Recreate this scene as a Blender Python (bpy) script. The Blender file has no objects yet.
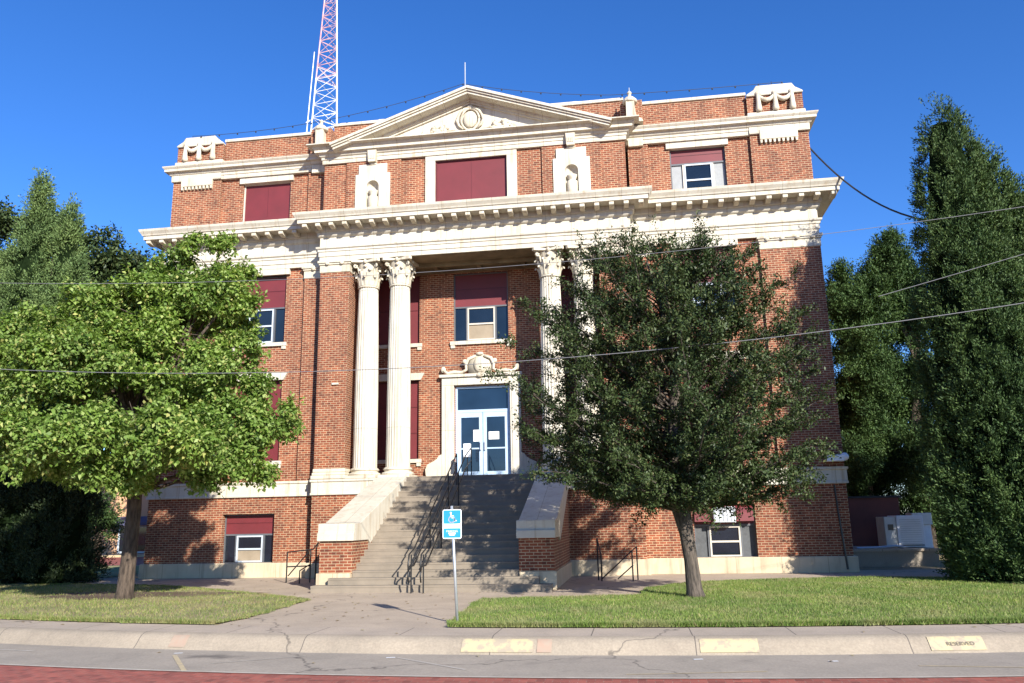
import bpy, math, random
import numpy as np
from mathutils import Vector, Matrix
random.seed(7); RNG = np.random.default_rng(7)
SC = bpy.context.scene; COL = SC.collection

# ---------------------------------------------------------------- camera
cam = bpy.data.cameras.new('camera'); camo = bpy.data.objects.new('camera', cam); COL.objects.link(camo)
cam.sensor_width = 36.0; cam.sensor_fit = 'HORIZONTAL'; cam.lens = 805.657/1024*36.0
cam.clip_end = 3000; cam.clip_start = 0.05
yaw, pitch, roll = -0.1449, 0.2207, -0.0184
F_ = Vector((math.sin(yaw)*math.cos(pitch), math.cos(yaw)*math.cos(pitch), math.sin(pitch)))
R_ = Vector((math.cos(yaw), -math.sin(yaw), 0)); U_ = R_.cross(F_)
R2 = R_*math.cos(roll)+U_*math.sin(roll); U2 = -R_*math.sin(roll)+U_*math.cos(roll)
M3 = Matrix((R2, U2, -F_)).transposed()
camo.matrix_world = Matrix.Translation((5.3216, -27.3046, 1.712)) @ M3.to_4x4()
SC.camera = camo
# ---------------------------------------------------------------- light
SUN = Vector((0.70, -1.0, 0.55)).normalized()
el = math.asin(SUN.z)
w = bpy.data.worlds.new('World'); SC.world = w; w.use_nodes = True
nt = w.node_tree; bg = nt.nodes['Background']
sky = nt.nodes.new('ShaderNodeTexSky'); sky.sky_type = 'NISHITA'; sky.sun_disc = False
sky.sun_elevation = el; sky.sun_rotation = math.radians(145)
sky.altitude = 1000; sky.air_density = 1.0; sky.dust_density = 0.0; sky.ozone_density = 5.0
hs = nt.nodes.new('ShaderNodeHueSaturation'); hs.inputs['Saturation'].default_value = 1.19; hs.inputs['Hue'].default_value = 0.511; hs.inputs['Value'].default_value = 1.06
nt.links.new(sky.outputs[0], hs.inputs['Color']); nt.links.new(hs.outputs[0], bg.inputs[0])
bg.inputs[1].default_value = 0.112
sl = bpy.data.lights.new('sun', 'SUN'); sl.energy = 5.0; sl.angle = math.radians(0.53); sl.color = (1.0, 0.95, 0.86)
so = bpy.data.objects.new('sun', sl); COL.objects.link(so)
so.rotation_euler = SUN.to_track_quat('Z', 'Y').to_euler(); so.location = (40, -60, 60)
SC.view_settings.view_transform = 'Standard'; SC.view_settings.look = 'None'
SC.view_settings.exposure = 0.98; SC.view_settings.gamma = 1.0
SC.view_settings.use_curve_mapping = False

# ---------------------------------------------------------------- materials
def mat(name):
    m = bpy.data.materials.new(name); m.use_nodes = True
    return m, m.node_tree, m.node_tree.nodes['Principled BSDF']
def N(t, kind, **kw):
    n = t.nodes.new(kind)
    for k, v in kw.items():
        if k in n.inputs: n.inputs[k].default_value = v
        else: setattr(n, k, v)
    return n
def ramp(t, src, stops):
    r = t.nodes.new('ShaderNodeValToRGB'); e = r.color_ramp.elements
    while len(e) < len(stops): e.new(0.5)
    for q, (p, c) in zip(e, stops): q.position = p; q.color = (*c, 1)
    t.links.new(src, r.inputs[0]); return r.outputs[0]
def noise(t, scale, detail=4, vec=None, rough=0.6):
    n = N(t, 'ShaderNodeTexNoise', Scale=scale, Detail=detail, Roughness=rough)
    if vec is None:
        g = t.nodes.new('ShaderNodeNewGeometry'); vec = g.outputs['Position']
    t.links.new(vec, n.inputs['Vector']); return n.outputs['Fac']
def mixc(t, a, b, fac, mode='MIX'):
    m = t.nodes.new('ShaderNodeMix'); m.data_type = 'RGBA'; m.blend_type = mode
    for s, i in ((a, 6), (b, 7)):
        if isinstance(s, tuple): m.inputs[i].default_value = (*s, 1)
        else: t.links.new(s, m.inputs[i])
    if isinstance(fac, float): m.inputs[0].default_value = fac
    else: t.links.new(fac, m.inputs[0])
    return m.outputs[2]
def bump(t, p, src, strength=0.3, dist=0.02):
    b = N(t, 'ShaderNodeBump', Strength=strength, Distance=dist)
    t.links.new(src, b.inputs['Height']); t.links.new(b.outputs[0], p.inputs['Normal'])
def simple(name, c1, c2=None, rough=0.6, scale=6, metal=0.0, b=0.0, spec=None):
    m, t, p = mat(name); c2 = c2 or tuple(x*0.85 for x in c1)
    f = noise(t, scale, 5)
    t.links.new(ramp(t, f, [(0.3, c1), (0.7, c2)]), p.inputs['Base Color'])
    p.inputs['Roughness'].default_value = rough; p.inputs['Metallic'].default_value = metal
    if spec is not None: p.inputs['Specular IOR Level'].default_value = spec
    if b: bump(t, p, noise(t, scale*8, 4), b)
    return m
def wallvec(t, horizontal=False):
    """(along wall, height) coordinates from world position and the face's own normal"""
    g = t.nodes.new('ShaderNodeNewGeometry')
    s = t.nodes.new('ShaderNodeSeparateXYZ'); t.links.new(g.outputs['Position'], s.inputs[0])
    if horizontal:
        return g.outputs['Position']
    n = t.nodes.new('ShaderNodeSeparateXYZ'); t.links.new(g.outputs['True Normal'], n.inputs[0])
    a = N(t, 'ShaderNodeMath', operation='ABSOLUTE'); t.links.new(n.outputs[0], a.inputs[0])
    gt = N(t, 'ShaderNodeMath', operation='GREATER_THAN'); t.links.new(a.outputs[0], gt.inputs[0]); gt.inputs[1].default_value = 0.7
    mx = t.nodes.new('ShaderNodeMix'); t.links.new(gt.outputs[0], mx.inputs[0])
    t.links.new(s.outputs[0], mx.inputs[2]); t.links.new(s.outputs[1], mx.inputs[3])
    c = t.nodes.new('ShaderNodeCombineXYZ'); t.links.new(mx.outputs[0], c.inputs[0]); t.links.new(s.outputs[2], c.inputs[1])
    return c.outputs[0]
def brickmat(name, c1, c2, mort, bw=0.22, rh=0.078, ms=0.011, horizontal=False, rough=0.85, var=0.35):
    m, t, p = mat(name); v = wallvec(t, horizontal)
    b = t.nodes.new('ShaderNodeTexBrick'); t.links.new(v, b.inputs['Vector'])
    b.inputs['Color1'].default_value = (*c1, 1); b.inputs['Color2'].default_value = (*c2, 1); b.inputs['Mortar'].default_value = (*mort, 1)
    b.inputs['Scale'].default_value = 1.0; b.inputs['Brick Width'].default_value = bw; b.inputs['Row Height'].default_value = rh
    b.inputs['Mortar Size'].default_value = ms; b.inputs['Mortar Smooth'].default_value = 0.2; b.inputs['Bias'].default_value = 0.0
    # brick to brick variation: snapped coordinates feeding white noise
    mp = N(t, 'ShaderNodeVectorMath', operation='DIVIDE'); t.links.new(v, mp.inputs[0]); mp.inputs[1].default_value = (bw*0.5, rh, 1)
    fl = N(t, 'ShaderNodeVectorMath', operation='FLOOR'); t.links.new(mp.outputs[0], fl.inputs[0])
    wn = t.nodes.new('ShaderNodeTexWhiteNoise'); t.links.new(fl.outputs[0], wn.inputs['Vector'])
    dk = ramp(t, wn.outputs[0], [(0.0, (0.35, 0.32, 0.34)), (0.18, (0.75, 0.72, 0.72)), (0.5, (0.97, 0.97, 0.97)), (1.0, (1.2, 1.2, 1.2))])
    col = mixc(t, b.outputs['Color'], dk, var*1.8, 'MULTIPLY')
    big = noise(t, 0.55, 5)
    if not horizontal:
        g2 = t.nodes.new('ShaderNodeNewGeometry'); mp2 = t.nodes.new('ShaderNodeMapping'); mp2.inputs['Scale'].default_value = (2.2, 2.2, 0.22); t.links.new(g2.outputs['Position'], mp2.inputs[0])
        col = mixc(t, col, ramp(t, noise(t, 1.0, 6, mp2.outputs[0]), [(0.30, (0.72, 0.70, 0.70)), (0.5, (1.0, 1.0, 1.0)), (0.72, (1.12, 1.10, 1.06))]), 1.0, 'MULTIPLY')
    col = mixc(t, col, ramp(t, big, [(0.3, (0.82, 0.80, 0.80)), (0.65, (1.06, 1.04, 1.0))]), 1.0, 'MULTIPLY')
    t.links.new(col, p.inputs['Base Color']); p.inputs['Roughness'].default_value = rough
    inv = N(t, 'ShaderNodeMath', operation='SUBTRACT'); inv.inputs[0].default_value = 1; t.links.new(b.outputs['Fac'], inv.inputs[1])
    bump(t, p, inv.outputs[0], 0.5, 0.008)
    return m
def stonemat(name, c1, c2, stain, jw=0.9, jh=5.0, joint=0.006, rough=0.75):
    m, t, p = mat(name); v = wallvec(t)
    b = t.nodes.new('ShaderNodeTexBrick'); t.links.new(v, b.inputs['Vector']); b.offset = 0.0
    b.inputs['Color1'].default_value = (1, 1, 1, 1); b.inputs['Color2'].default_value = (0.93, 0.92, 0.9, 1); b.inputs['Mortar'].default_value = (0.45, 0.4, 0.33, 1)
    b.inputs['Scale'].default_value = 1.0; b.inputs['Brick Width'].default_value = jw; b.inputs['Row Height'].default_value = jh
    b.inputs['Mortar Size'].default_value = joint
    base = ramp(t, noise(t, 1.6, 6), [(0.3, c1), (0.7, c2)])
    col = mixc(t, base, b.outputs['Color'], 1.0, 'MULTIPLY')
    # rain streaks and soot: noise stretched down the wall
    g = t.nodes.new('ShaderNodeNewGeometry')
    mp = t.nodes.new('ShaderNodeMapping'); mp.inputs['Scale'].default_value = (5, 5, 0.5); t.links.new(g.outputs['Position'], mp.inputs[0])
    st = noise(t, 1.3, 6, mp.outputs[0])
    f = ramp(t, st, [(0.52, (0, 0, 0)), (0.72, (0.85, 0.85, 0.85))])
    col = mixc(t, col, stain, f)
    t.links.new(col, p.inputs['Base Color']); p.inputs['Roughness'].default_value = rough
    bump(t, p, noise(t, 40, 4), 0.2, 0.01)
    return m
M = {}
M['brick'] = brickmat('red_brick', (0.25, 0.066, 0.027), (0.16, 0.039, 0.018), (0.40, 0.29, 0.18))
M['stone'] = stonemat('cream_stone', (0.58, 0.545, 0.455), (0.48, 0.44, 0.36), (0.40, 0.32, 0.22))
M['trim'] = stonemat('carved_stone', (0.60, 0.55, 0.44), (0.49, 0.435, 0.33), (0.28, 0.22, 0.15), jw=40, jh=40)
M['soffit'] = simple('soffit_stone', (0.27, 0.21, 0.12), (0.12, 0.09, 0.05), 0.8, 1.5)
M['plinth'] = stonemat('plinth_stone', (0.56, 0.46, 0.32), (0.46, 0.37, 0.25), (0.32, 0.24, 0.16), jw=1.4)
M['maroon'] = simple('maroon_panel', (0.15, 0.019, 0.024), (0.115, 0.016, 0.019), 0.55, 1.3)
M['maroon_dark'] = simple('maroon_rail', (0.10, 0.012, 0.016), None, 0.5, 3)
M['white_metal'] = simple('white_aluminium', (0.50, 0.55, 0.60), (0.42, 0.47, 0.52), 0.35, 5, 0.0)
M['door_metal'] = simple('pale_blue_door_paint', (0.42, 0.55, 0.70), (0.36, 0.48, 0.63), 0.35, 5, 0.0)
M['tan_metal'] = simple('tan_window_frame', (0.55, 0.50, 0.42), None, 0.5, 5)
M['grey_metal'] = simple('dark_window_frame', (0.10, 0.105, 0.115), None, 0.5, 5)
M['screen'] = simple('grey_insect_screen', (0.30, 0.31, 0.31), (0.25, 0.26, 0.26), 0.7, 9)
M['blind'] = simple('tan_board', (0.30, 0.24, 0.17), (0.24, 0.19, 0.13), 0.8, 3)
M['screen_dark'] = simple('dark_insect_screen', (0.085, 0.09, 0.095), (0.06, 0.063, 0.066), 0.7, 9)
M['steps'] = simple('step_concrete', (0.25, 0.205, 0.155), (0.18, 0.15, 0.115), 0.9, 1.8, b=0.3)
M['black_metal'] = simple('black_iron', (0.018, 0.018, 0.02), (0.03, 0.03, 0.03), 0.4, 9, 0.3)
M['galv'] = simple('galvanised_steel', (0.55, 0.58, 0.60), (0.46, 0.48, 0.5), 0.4, 12, 0.6)
M['wire'] = simple('cable_grey', (0.16, 0.16, 0.17), None, 0.6, 3)
M['wire_dark'] = simple('cable_black', (0.02, 0.02, 0.02), None, 0.6, 3)
M['signblue'] = simple('sign_blue', (0.02, 0.27, 0.72), None, 0.4, 3)
M['signwhite'] = simple('sign_white', (0.85, 0.86, 0.86), None, 0.4, 3)
M['paper'] = simple('white_paper', (0.85, 0.85, 0.83), (0.8, 0.8, 0.78), 0.8, 3)
M['ink'] = simple('dark_ink', (0.17, 0.14, 0.10), None, 0.8, 3)
M['tower_white'] = simple('tower_white_paint', (0.85, 0.86, 0.88), None, 0.5, 3)
M['tower_red'] = simple('tower_red_paint', (0.50, 0.22, 0.22), (0.66, 0.45, 0.46), 0.5, 1.5)
M['acmetal'] = simple('beige_sheet_metal', (0.72, 0.70, 0.64), (0.62, 0.60, 0.54), 0.5, 3)
M['acwhite'] = simple('white_sheet_metal', (0.80, 0.82, 0.84), (0.7, 0.72, 0.75), 0.5, 3)
M['pink_wall'] = simple('dark_red_stucco', (0.17, 0.05, 0.035), (0.11, 0.035, 0.025), 0.8, 1.2)
M['orange_wall'] = simple('orange_stucco', (0.62, 0.36, 0.20), (0.55, 0.32, 0.18), 0.8, 1.0)
M['blue_awning'] = simple('blue_awning', (0.09, 0.09, 0.16), None, 0.7, 2)
M['yellow'] = simple('yellow_kerb_paint', (0.55, 0.44, 0.24), (0.38, 0.31, 0.22), 0.7, 9)

def glassmat(name, c, rough=0.04):
    m, t, p = mat(name)
    t.links.new(ramp(t, noise(t, 0.8, 2), [(0.35, c), (0.7, tuple(x*1.8 for x in c))]), p.inputs['Base Color'])
    p.inputs['Roughness'].default_value = rough; p.inputs['Specular IOR Level'].default_value = 0.55
    return m
M['glass'] = glassmat('dark_window_glass', (0.006, 0.010, 0.016))
M['glass_blue'] = glassmat('tinted_door_glass', (0.006, 0.014, 0.028))

def concretemat(name, c1, c2, joint=None, dirt=(0.20, 0.16, 0.12), fine=30):
    m, t, p = mat(name)
    col = ramp(t, noise(t, 0.9, 8, rough=0.65), [(0.3, c1), (0.68, c2)])
    col = mixc(t, col, ramp(t, noise(t, fine, 3), [(0.35, (0.86, 0.86, 0.86)), (0.7, (1.08, 1.08, 1.08))]), 1.0, 'MULTIPLY')
    col = mixc(t, col, dirt, ramp(t, noise(t, 2.3, 7), [(0.58, (0, 0, 0)), (0.8, (0.6, 0.6, 0.6))]))
    # hairline cracks
    vo = N(t, 'ShaderNodeTexVoronoi', feature='DISTANCE_TO_EDGE', Scale=0.13)
    g = t.nodes.new('ShaderNodeNewGeometry')
    nn = N(t, 'ShaderNodeTexNoise', Scale=1.5, Detail=4.0); t.links.new(g.outputs['Position'], nn.inputs['Vector'])
    ad = N(t, 'ShaderNodeVectorMath', operation='ADD'); t.links.new(g.outputs['Position'], ad.inputs[0]); t.links.new(nn.outputs['Color'], ad.inputs[1])
    t.links.new(ad.outputs[0], vo.inputs['Vector'])
    col = mixc(t, col, (0.09, 0.075, 0.06), ramp(t, vo.outputs['Distance'], [(0.0, (0.8, 0.8, 0.8)), (0.0025, (0, 0, 0))]))
    if joint:
        s = t.nodes.new('ShaderNodeSeparateXYZ'); t.links.new(g.outputs['Position'], s.inputs[0])
        md = N(t, 'ShaderNodeMath', operation='PINGPONG'); t.links.new(s.outputs[0], md.inputs[0]); md.inputs[1].default_value = joint/2
        lt = N(t, 'ShaderNodeMath', operation='LESS_THAN'); t.links.new(md.outputs[0], lt.inputs[0]); lt.inputs[1].default_value = 0.008
        col = mixc(t, col, (0.12, 0.10, 0.08), lt.outputs[0])
    t.links.new(col, p.inputs['Base Color']); p.inputs['Roughness'].default_value = 0.9
    bump(t, p, noise(t, 60, 4), 0.25, 0.01)
    return m
M['walk'] = concretemat('sidewalk_concrete', (0.46, 0.37, 0.28), (0.35, 0.285, 0.22), 1.52)
M['path'] = concretemat('path_concrete', (0.46, 0.37, 0.275), (0.35, 0.28, 0.21))
M['kerb'] = concretemat('kerb_concrete', (0.37, 0.305, 0.225), (0.26, 0.215, 0.16), 3.05)
M['gutter'] = concretemat('gutter_concrete', (0.36, 0.305, 0.24), (0.28, 0.24, 0.19), None, (0.13, 0.11, 0.09))
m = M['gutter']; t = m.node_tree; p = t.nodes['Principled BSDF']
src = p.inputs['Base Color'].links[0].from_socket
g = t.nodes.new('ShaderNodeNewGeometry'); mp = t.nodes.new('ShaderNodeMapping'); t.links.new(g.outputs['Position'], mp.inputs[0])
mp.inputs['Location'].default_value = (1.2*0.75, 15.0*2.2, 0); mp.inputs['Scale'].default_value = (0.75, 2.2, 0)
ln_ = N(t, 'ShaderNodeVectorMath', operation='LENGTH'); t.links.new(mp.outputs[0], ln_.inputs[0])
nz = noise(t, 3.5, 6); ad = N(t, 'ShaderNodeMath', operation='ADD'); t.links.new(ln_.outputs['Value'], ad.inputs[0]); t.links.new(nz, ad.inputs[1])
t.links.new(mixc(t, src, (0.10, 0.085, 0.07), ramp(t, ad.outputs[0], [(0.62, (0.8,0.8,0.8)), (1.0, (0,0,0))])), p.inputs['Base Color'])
M['street'] = brickmat('red_street_brick', (0.36, 0.095, 0.065), (0.27, 0.07, 0.05), (0.30, 0.16, 0.12), 0.21, 0.105, 0.006, True, var=0.3)
def grassmat(name, a, b, c):
    m, t, p = mat(name)
    col = ramp(t, noise(t, 0.45, 6), [(0.32, a), (0.5, b), (0.68, c)])
    col = mixc(t, col, ramp(t, noise(t, 12, 4), [(0.3, (0.7, 0.7, 0.7)), (0.7, (1.2, 1.2, 1.1))]), 1.0, 'MULTIPLY')
    t.links.new(col, p.inputs['Base Color']); p.inputs['Roughness'].default_value = 0.95
    bump(t, p, noise(t, 30, 4), 0.6, 0.03); return m
M['lawn'] = grassmat('lawn_soil', (0.15, 0.20, 0.05), (0.21, 0.24, 0.08), (0.32, 0.28, 0.13))
M['soil_shade'] = grassmat('bare_soil_painted_shade', (0.075, 0.045, 0.028), (0.11, 0.07, 0.045), (0.17, 0.14, 0.07))
M['lawn_dry'] = grassmat('dry_lawn_soil', (0.16, 0.15, 0.06), (0.26, 0.21, 0.12), (0.32, 0.25, 0.16))
def leafmat(name, stops, trans=0.3, rough=0.45, spec=0.35, patch=None):
    m, t, p = mat(name); g = t.nodes.new('ShaderNodeNewGeometry')
    col = ramp(t, g.outputs['Random Per Island'], stops)
    col = mixc(t, col, ramp(t, noise(t, 0.7, 3), [(0.35, (0.80, 0.84, 0.85)), (0.65, (1.15, 1.1, 1.0))]), 1.0, 'MULTIPLY')
    if patch: col = mixc(t, col, patch, ramp(t, noise(t, 0.8, 5), [(0.5, (0, 0, 0)), (0.72, (0.8, 0.8, 0.8))]))
    t.links.new(col, p.inputs['Base Color']); p.inputs['Roughness'].default_value = rough; p.inputs['Specular IOR Level'].default_value = spec
    tr = t.nodes.new('ShaderNodeBsdfTranslucent'); t.links.new(mixc(t, col, (1.0, 1.1, 0.5), 1.0, 'MULTIPLY'), tr.inputs['Color'])
    mx = t.nodes.new('ShaderNodeMixShader'); mx.inputs[0].default_value = trans
    t.links.new(p.outputs[0], mx.inputs[1]); t.links.new(tr.outputs[0], mx.inputs[2])
    t.links.new(mx.outputs[0], t.nodes['Material Output'].inputs['Surface']); return m
M['leaf_bright'] = leafmat('bright_broad_leaf', [(0, (0.10, 0.175, 0.032)), (0.5, (0.18, 0.28, 0.055)), (0.88, (0.29, 0.38, 0.12)), (1, (0.44, 0.43, 0.15))], 0.35, 0.5, 0.25)
M['leaf_oak'] = leafmat('dark_oak_leaf', [(0, (0.025, 0.043, 0.015)), (0.6, (0.048, 0.075, 0.025)), (0.95, (0.085, 0.115, 0.045)), (1, (0.14, 0.14, 0.07))], 0.12, 0.5, 0.25)
M['leaf_cypress'] = leafmat('dark_cypress_leaf', [(0, (0.030, 0.060, 0.020)), (0.6, (0.060, 0.105, 0.034)), (1, (0.10, 0.15, 0.05))], 0.1, 0.6, 0.2)
M['leaf_dark'] = leafmat('dark_juniper_leaf', [(0, (0.018, 0.03, 0.014)), (0.6, (0.035, 0.055, 0.025)), (1, (0.06, 0.085, 0.035))], 0.08, 0.6, 0.2)
M['leaf_arbor'] = leafmat('green_arborvitae_leaf', [(0, (0.075, 0.125, 0.040)), (0.6, (0.125, 0.19, 0.065)), (1, (0.18, 0.25, 0.09))], 0.12, 0.6, 0.2)
M['leaf_pine'] = leafmat('juniper_leaf', [(0, (0.028, 0.058, 0.018)), (0.6, (0.055, 0.10, 0.030)), (1, (0.10, 0.155, 0.05))], 0.12, 0.6, 0.2)
M['blade'] = leafmat('grass_blade', [(0, (0.10, 0.17, 0.035)), (0.5, (0.17, 0.25, 0.055)), (0.85, (0.24, 0.29, 0.09)), (1, (0.42, 0.36, 0.20))], 0.3, 0.6, 0.2, patch=(0.33, 0.29, 0.15))
M['blade_dry'] = leafmat('dry_grass_blade', [(0, (0.11, 0.17, 0.04)), (0.5, (0.19, 0.24, 0.07)), (1, (0.38, 0.33, 0.17))], 0.3, 0.6, 0.2, patch=(0.33, 0.27, 0.15))
def barkmat(name, a, b):
    m, t, p = mat(name); g = t.nodes.new('ShaderNodeNewGeometry')
    mp = t.nodes.new('ShaderNodeMapping'); mp.inputs['Scale'].default_value = (14, 14, 3); t.links.new(g.outputs['Position'], mp.inputs[0])
    f = noise(t, 1.2, 7, mp.outputs[0]); t.links.new(ramp(t, f, [(0.35, a), (0.65, b)]), p.inputs['Base Color'])
    p.inputs['Roughness'].default_value = 0.95; bump(t, p, f, 0.9, 0.04); return m
M['bark'] = barkmat('brown_bark', (0.03, 0.021, 0.015), (0.11, 0.08, 0.058))
M['bark_oak'] = barkmat('grey_oak_bark', (0.03, 0.025, 0.02), (0.12, 0.095, 0.075))

# ---------------------------------------------------------------- mesh helpers
WORLD = {}
class MB:
    def __init__(s): s.v = []; s.f = []
    def add(s, vs, fs):
        o = len(s.v); s.v += [tuple(p) for p in vs]; s.f += [tuple(i+o for i in f) for f in fs]; return s
    def box(s, x0, x1, y0, y1, z0, z1):
        if x0 > x1: x0, x1 = x1, x0
        return s.add([(x0,y0,z0),(x1,y0,z0),(x1,y1,z0),(x0,y1,z0),(x0,y0,z1),(x1,y0,z1),(x1,y1,z1),(x0,y1,z1)],
              [(0,3,2,1),(4,5,6,7),(0,1,5,4),(1,2,6,5),(2,3,7,6),(3,0,4,7)])
    def quad(s, *p): return s.add(p, [tuple(range(len(p)))])
    def prism(s, pts, y0, y1):          # xz outline extruded in y (front at y0)
        n = len(pts); v = [(x,y0,z) for x,z in pts]+[(x,y1,z) for x,z in pts]
        return s.add(v, [tuple(range(n)), tuple(range(2*n-1,n-1,-1))]+[(i,i+n,(i+1)%n+n,(i+1)%n) for i in range(n)])
    def prismx(s, pts, x0, x1):         # yz outline extruded in x
        n = len(pts); v = [(x0,y,z) for y,z in pts]+[(x1,y,z) for y,z in pts]
        return s.add(v, [tuple(range(n)), tuple(range(2*n-1,n-1,-1))]+[(i,i+n,(i+1)%n+n,(i+1)%n) for i in range(n)])
    def prismz(s, pts, z0, z1):
        n = len(pts); v = [(x,y,z0) for x,y in pts]+[(x,y,z1) for x,y in pts]
        return s.add(v, [tuple(range(n)), tuple(range(2*n-1,n-1,-1))]+[(i,i+n,(i+1)%n+n,(i+1)%n) for i in range(n)])
    def tube(s, pts, r, n=8):
        pts = [Vector(p) for p in pts]; rs = r if isinstance(r, (list, tuple)) else [r]*len(pts)
        o = len(s.v); ref = None
        for i, p in enumerate(pts):
            d = (pts[min(i+1,len(pts)-1)]-pts[max(i-1,0)]).normalized()
            if ref is None: ref = d.orthogonal().normalized()
            a = (ref-d*ref.dot(d)).normalized(); ref = a; b = d.cross(a)
            for k in range(n):
                th = 2*math.pi*k/n; q = p+(a*math.cos(th)+b*math.sin(th))*rs[i]; s.v.append(tuple(q))
        for i in range(len(pts)-1):
            for k in range(n):
                k2 = (k+1)%n; s.f.append((o+i*n+k, o+i*n+k2, o+(i+1)*n+k2, o+(i+1)*n+k))
        s.f.append(tuple(o+k for k in range(n))[::-1]); s.f.append(tuple(o+(len(pts)-1)*n+k for k in range(n)))
        return s
    def lathe(s, cx, cy, prof, n=32, flute=0.0):
        o = len(s.v)
        for r, z in prof:
            for k in range(n):
                th = 2*math.pi*k/n; rr = r*(1-flute*(k % 2)) if r > 0 else 0
                s.v.append((cx+rr*math.cos(th), cy+rr*math.sin(th), z))
        for i in range(len(prof)-1):
            for k in range(n):
                k2 = (k+1)%n; s.f.append((o+i*n+k, o+i*n+k2, o+(i+1)*n+k2, o+(i+1)*n+k))
        s.f.append(tuple(o+k for k in range(n))[::-1]); s.f.append(tuple(o+(len(prof)-1)*n+k for k in range(n)))
        return s
    def ball(s, c, r, sx=1, sy=1, sz=1, n=10, m=6):
        o = len(s.v)
        for i in range(1, m):
            ph = math.pi*i/m
            for k in range(n):
                th = 2*math.pi*k/n
                s.v.append((c[0]+r*sx*math.sin(ph)*math.cos(th), c[1]+r*sy*math.sin(ph)*math.sin(th), c[2]+r*sz*math.cos(ph)))
        t = len(s.v); s.v.append((c[0],c[1],c[2]+r*sz)); s.v.append((c[0],c[1],c[2]-r*sz))
        for i in range(m-2):
            for k in range(n):
                k2=(k+1)%n; s.f.append((o+i*n+k,o+(i+1)*n+k,o+(i+1)*n+k2,o+i*n+k2))
        for k in range(n):
            s.f.append((t,o+k,o+(k+1)%n)); s.f.append((t+1,o+(m-2)*n+(k+1)%n,o+(m-2)*n+k))
        return s
    def sweep(s, path, prof):           # mouldings: profile (offset, z) run along a plan path with mitres
        offs = []
        for i, p in enumerate(path):
            ns = []
            for a, b in ((i-1, i), (i, i+1)):
                if a >= 0 and b < len(path):
                    d = Vector(path[b])-Vector(path[a]); d.normalize(); ns.append(Vector((d.y, -d.x)))
            if len(ns) == 1: m = ns[0]
            else:
                m = (ns[0]+ns[1]); m = m/(1+ns[0].dot(ns[1]))
            offs.append(m)
        o = len(s.v); n = len(prof)
        for p, m in zip(path, offs):
            for d, z in prof: s.v.append((p[0]+m.x*d, p[1]+m.y*d, z))
        for i in range(len(path)-1):
            for k in range(n-1):
                s.f.append((o+i*n+k, o+(i+1)*n+k, o+(i+1)*n+k+1, o+i*n+k+1))
        return s
    def build(s, name, m, parent=None, smooth=False, bevel=0.0):
        me = bpy.data.meshes.new(name); ox = WORLD.get(parent.name, (0,0,0)) if parent else (0,0,0)
        me.from_pydata([(a-ox[0], b-ox[1], c-ox[2]) for a,b,c in s.v], [], s.f); me.update()
        me.materials.append(m)
        if smooth:
            me.polygons.foreach_set('use_smooth', [True]*len(me.polygons))
        o = bpy.data.objects.new(name, me); COL.objects.link(o)
        if parent: o.parent = parent
        WORLD[o.name] = ox
        if bevel:
            b = o.modifiers.new('bevel', 'BEVEL'); b.width = bevel; b.segments = 2; b.limit_method = 'ANGLE'
        return o
def tag(o, label=None, cat=None, group=None, kind=None):
    if label: o['label'] = label
    if cat: o['category'] = cat
    if group: o['group'] = group
    if kind: o['kind'] = kind
    return o
def thing(name, loc, label, cat, group=None):
    o = bpy.data.objects.new(name, None); COL.objects.link(o); o.location = loc; o.empty_display_size = 0.3
    WORLD[o.name] = tuple(loc); return tag(o, label, cat, group)
def text_mesh(body, size, name, m, parent, matrix, sx=1.0):
    c = bpy.data.curves.new('lettering', 'FONT'); c.body = body; c.size = size; c.align_x = 'CENTER'; c.align_y = 'CENTER'; c.extrude = 0.0008
    t = bpy.data.objects.new('lettering', c); COL.objects.link(t)
    bpy.context.view_layer.update()
    me = bpy.data.meshes.new_from_object(t); bpy.data.objects.remove(t); bpy.data.curves.remove(c)
    me.transform(Matrix.Diagonal((sx,1,1,1))); me.transform(matrix)
    if parent:
        ox = WORLD[parent.name]; me.transform(Matrix.Translation((-ox[0],-ox[1],-ox[2])))
    me.materials.clear(); me.materials.append(m)
    o = bpy.data.objects.new(name, me); COL.objects.link(o)
    if parent: o.parent = parent
    return o
def FACE(x, y, z): return Matrix.Translation((x,y,z)) @ Matrix.Rotation(math.pi/2, 4, 'X')   # text facing -y

# ================================================================ GROUND
def cy_(x):                              # gentle bend of the street line
    d = max(-13, min(13, x-3.8)); e = (x-3.8)-d
    return 0.0105*d*d + 0.0105*2*d*e*0.35
XS = [-400,-120,-60,-30]+[x*1.0 for x in range(-20, 31)]+[45,80,150,400]
def strip(name, y0, y1, z0, z1, m, bendb=True):
    b = MB(); n = len(XS)
    for x in XS: b.v.append((x, (y0+cy_(x)) , z0)); b.v.append((x, (y1+cy_(x)) if bendb else y1, z1))
    b.f = [(2*i, 2*i+2, 2*i+3, 2*i+1) for i in range(n-1)]
    return tag(b.build(name, m), kind='structure')
strip('ground', -13.4, 900, -0.012, -0.012, M['lawn_dry'], False)
strip('sidewalk', -14.31, -13.38, 0.0, 0.0, M['walk'])
KP = [(0,0.0),(0.11,-0.008),(0.19,-0.035),(0.255,-0.09),(0.31,-0.15),(0.40,-0.225)]
kb = MB()
for x in XS:
    for d,z in KP: kb.v.append((x, -14.30-d+cy_(x), z))
n = len(KP)
for i in range(len(XS)-1):
    for k in range(n-1): kb.f.append((i*n+k, i*n+k+1, (i+1)*n+k+1, (i+1)*n+k))
tag(kb.build('kerb', M['kerb'], smooth=True), kind='structure')
strip('gutter', -16.45, -14.69, -0.222, -0.222, M['gutter'])
strip('brick_street', -500, -16.44, -0.226, -0.226, M['street'], True)
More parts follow.
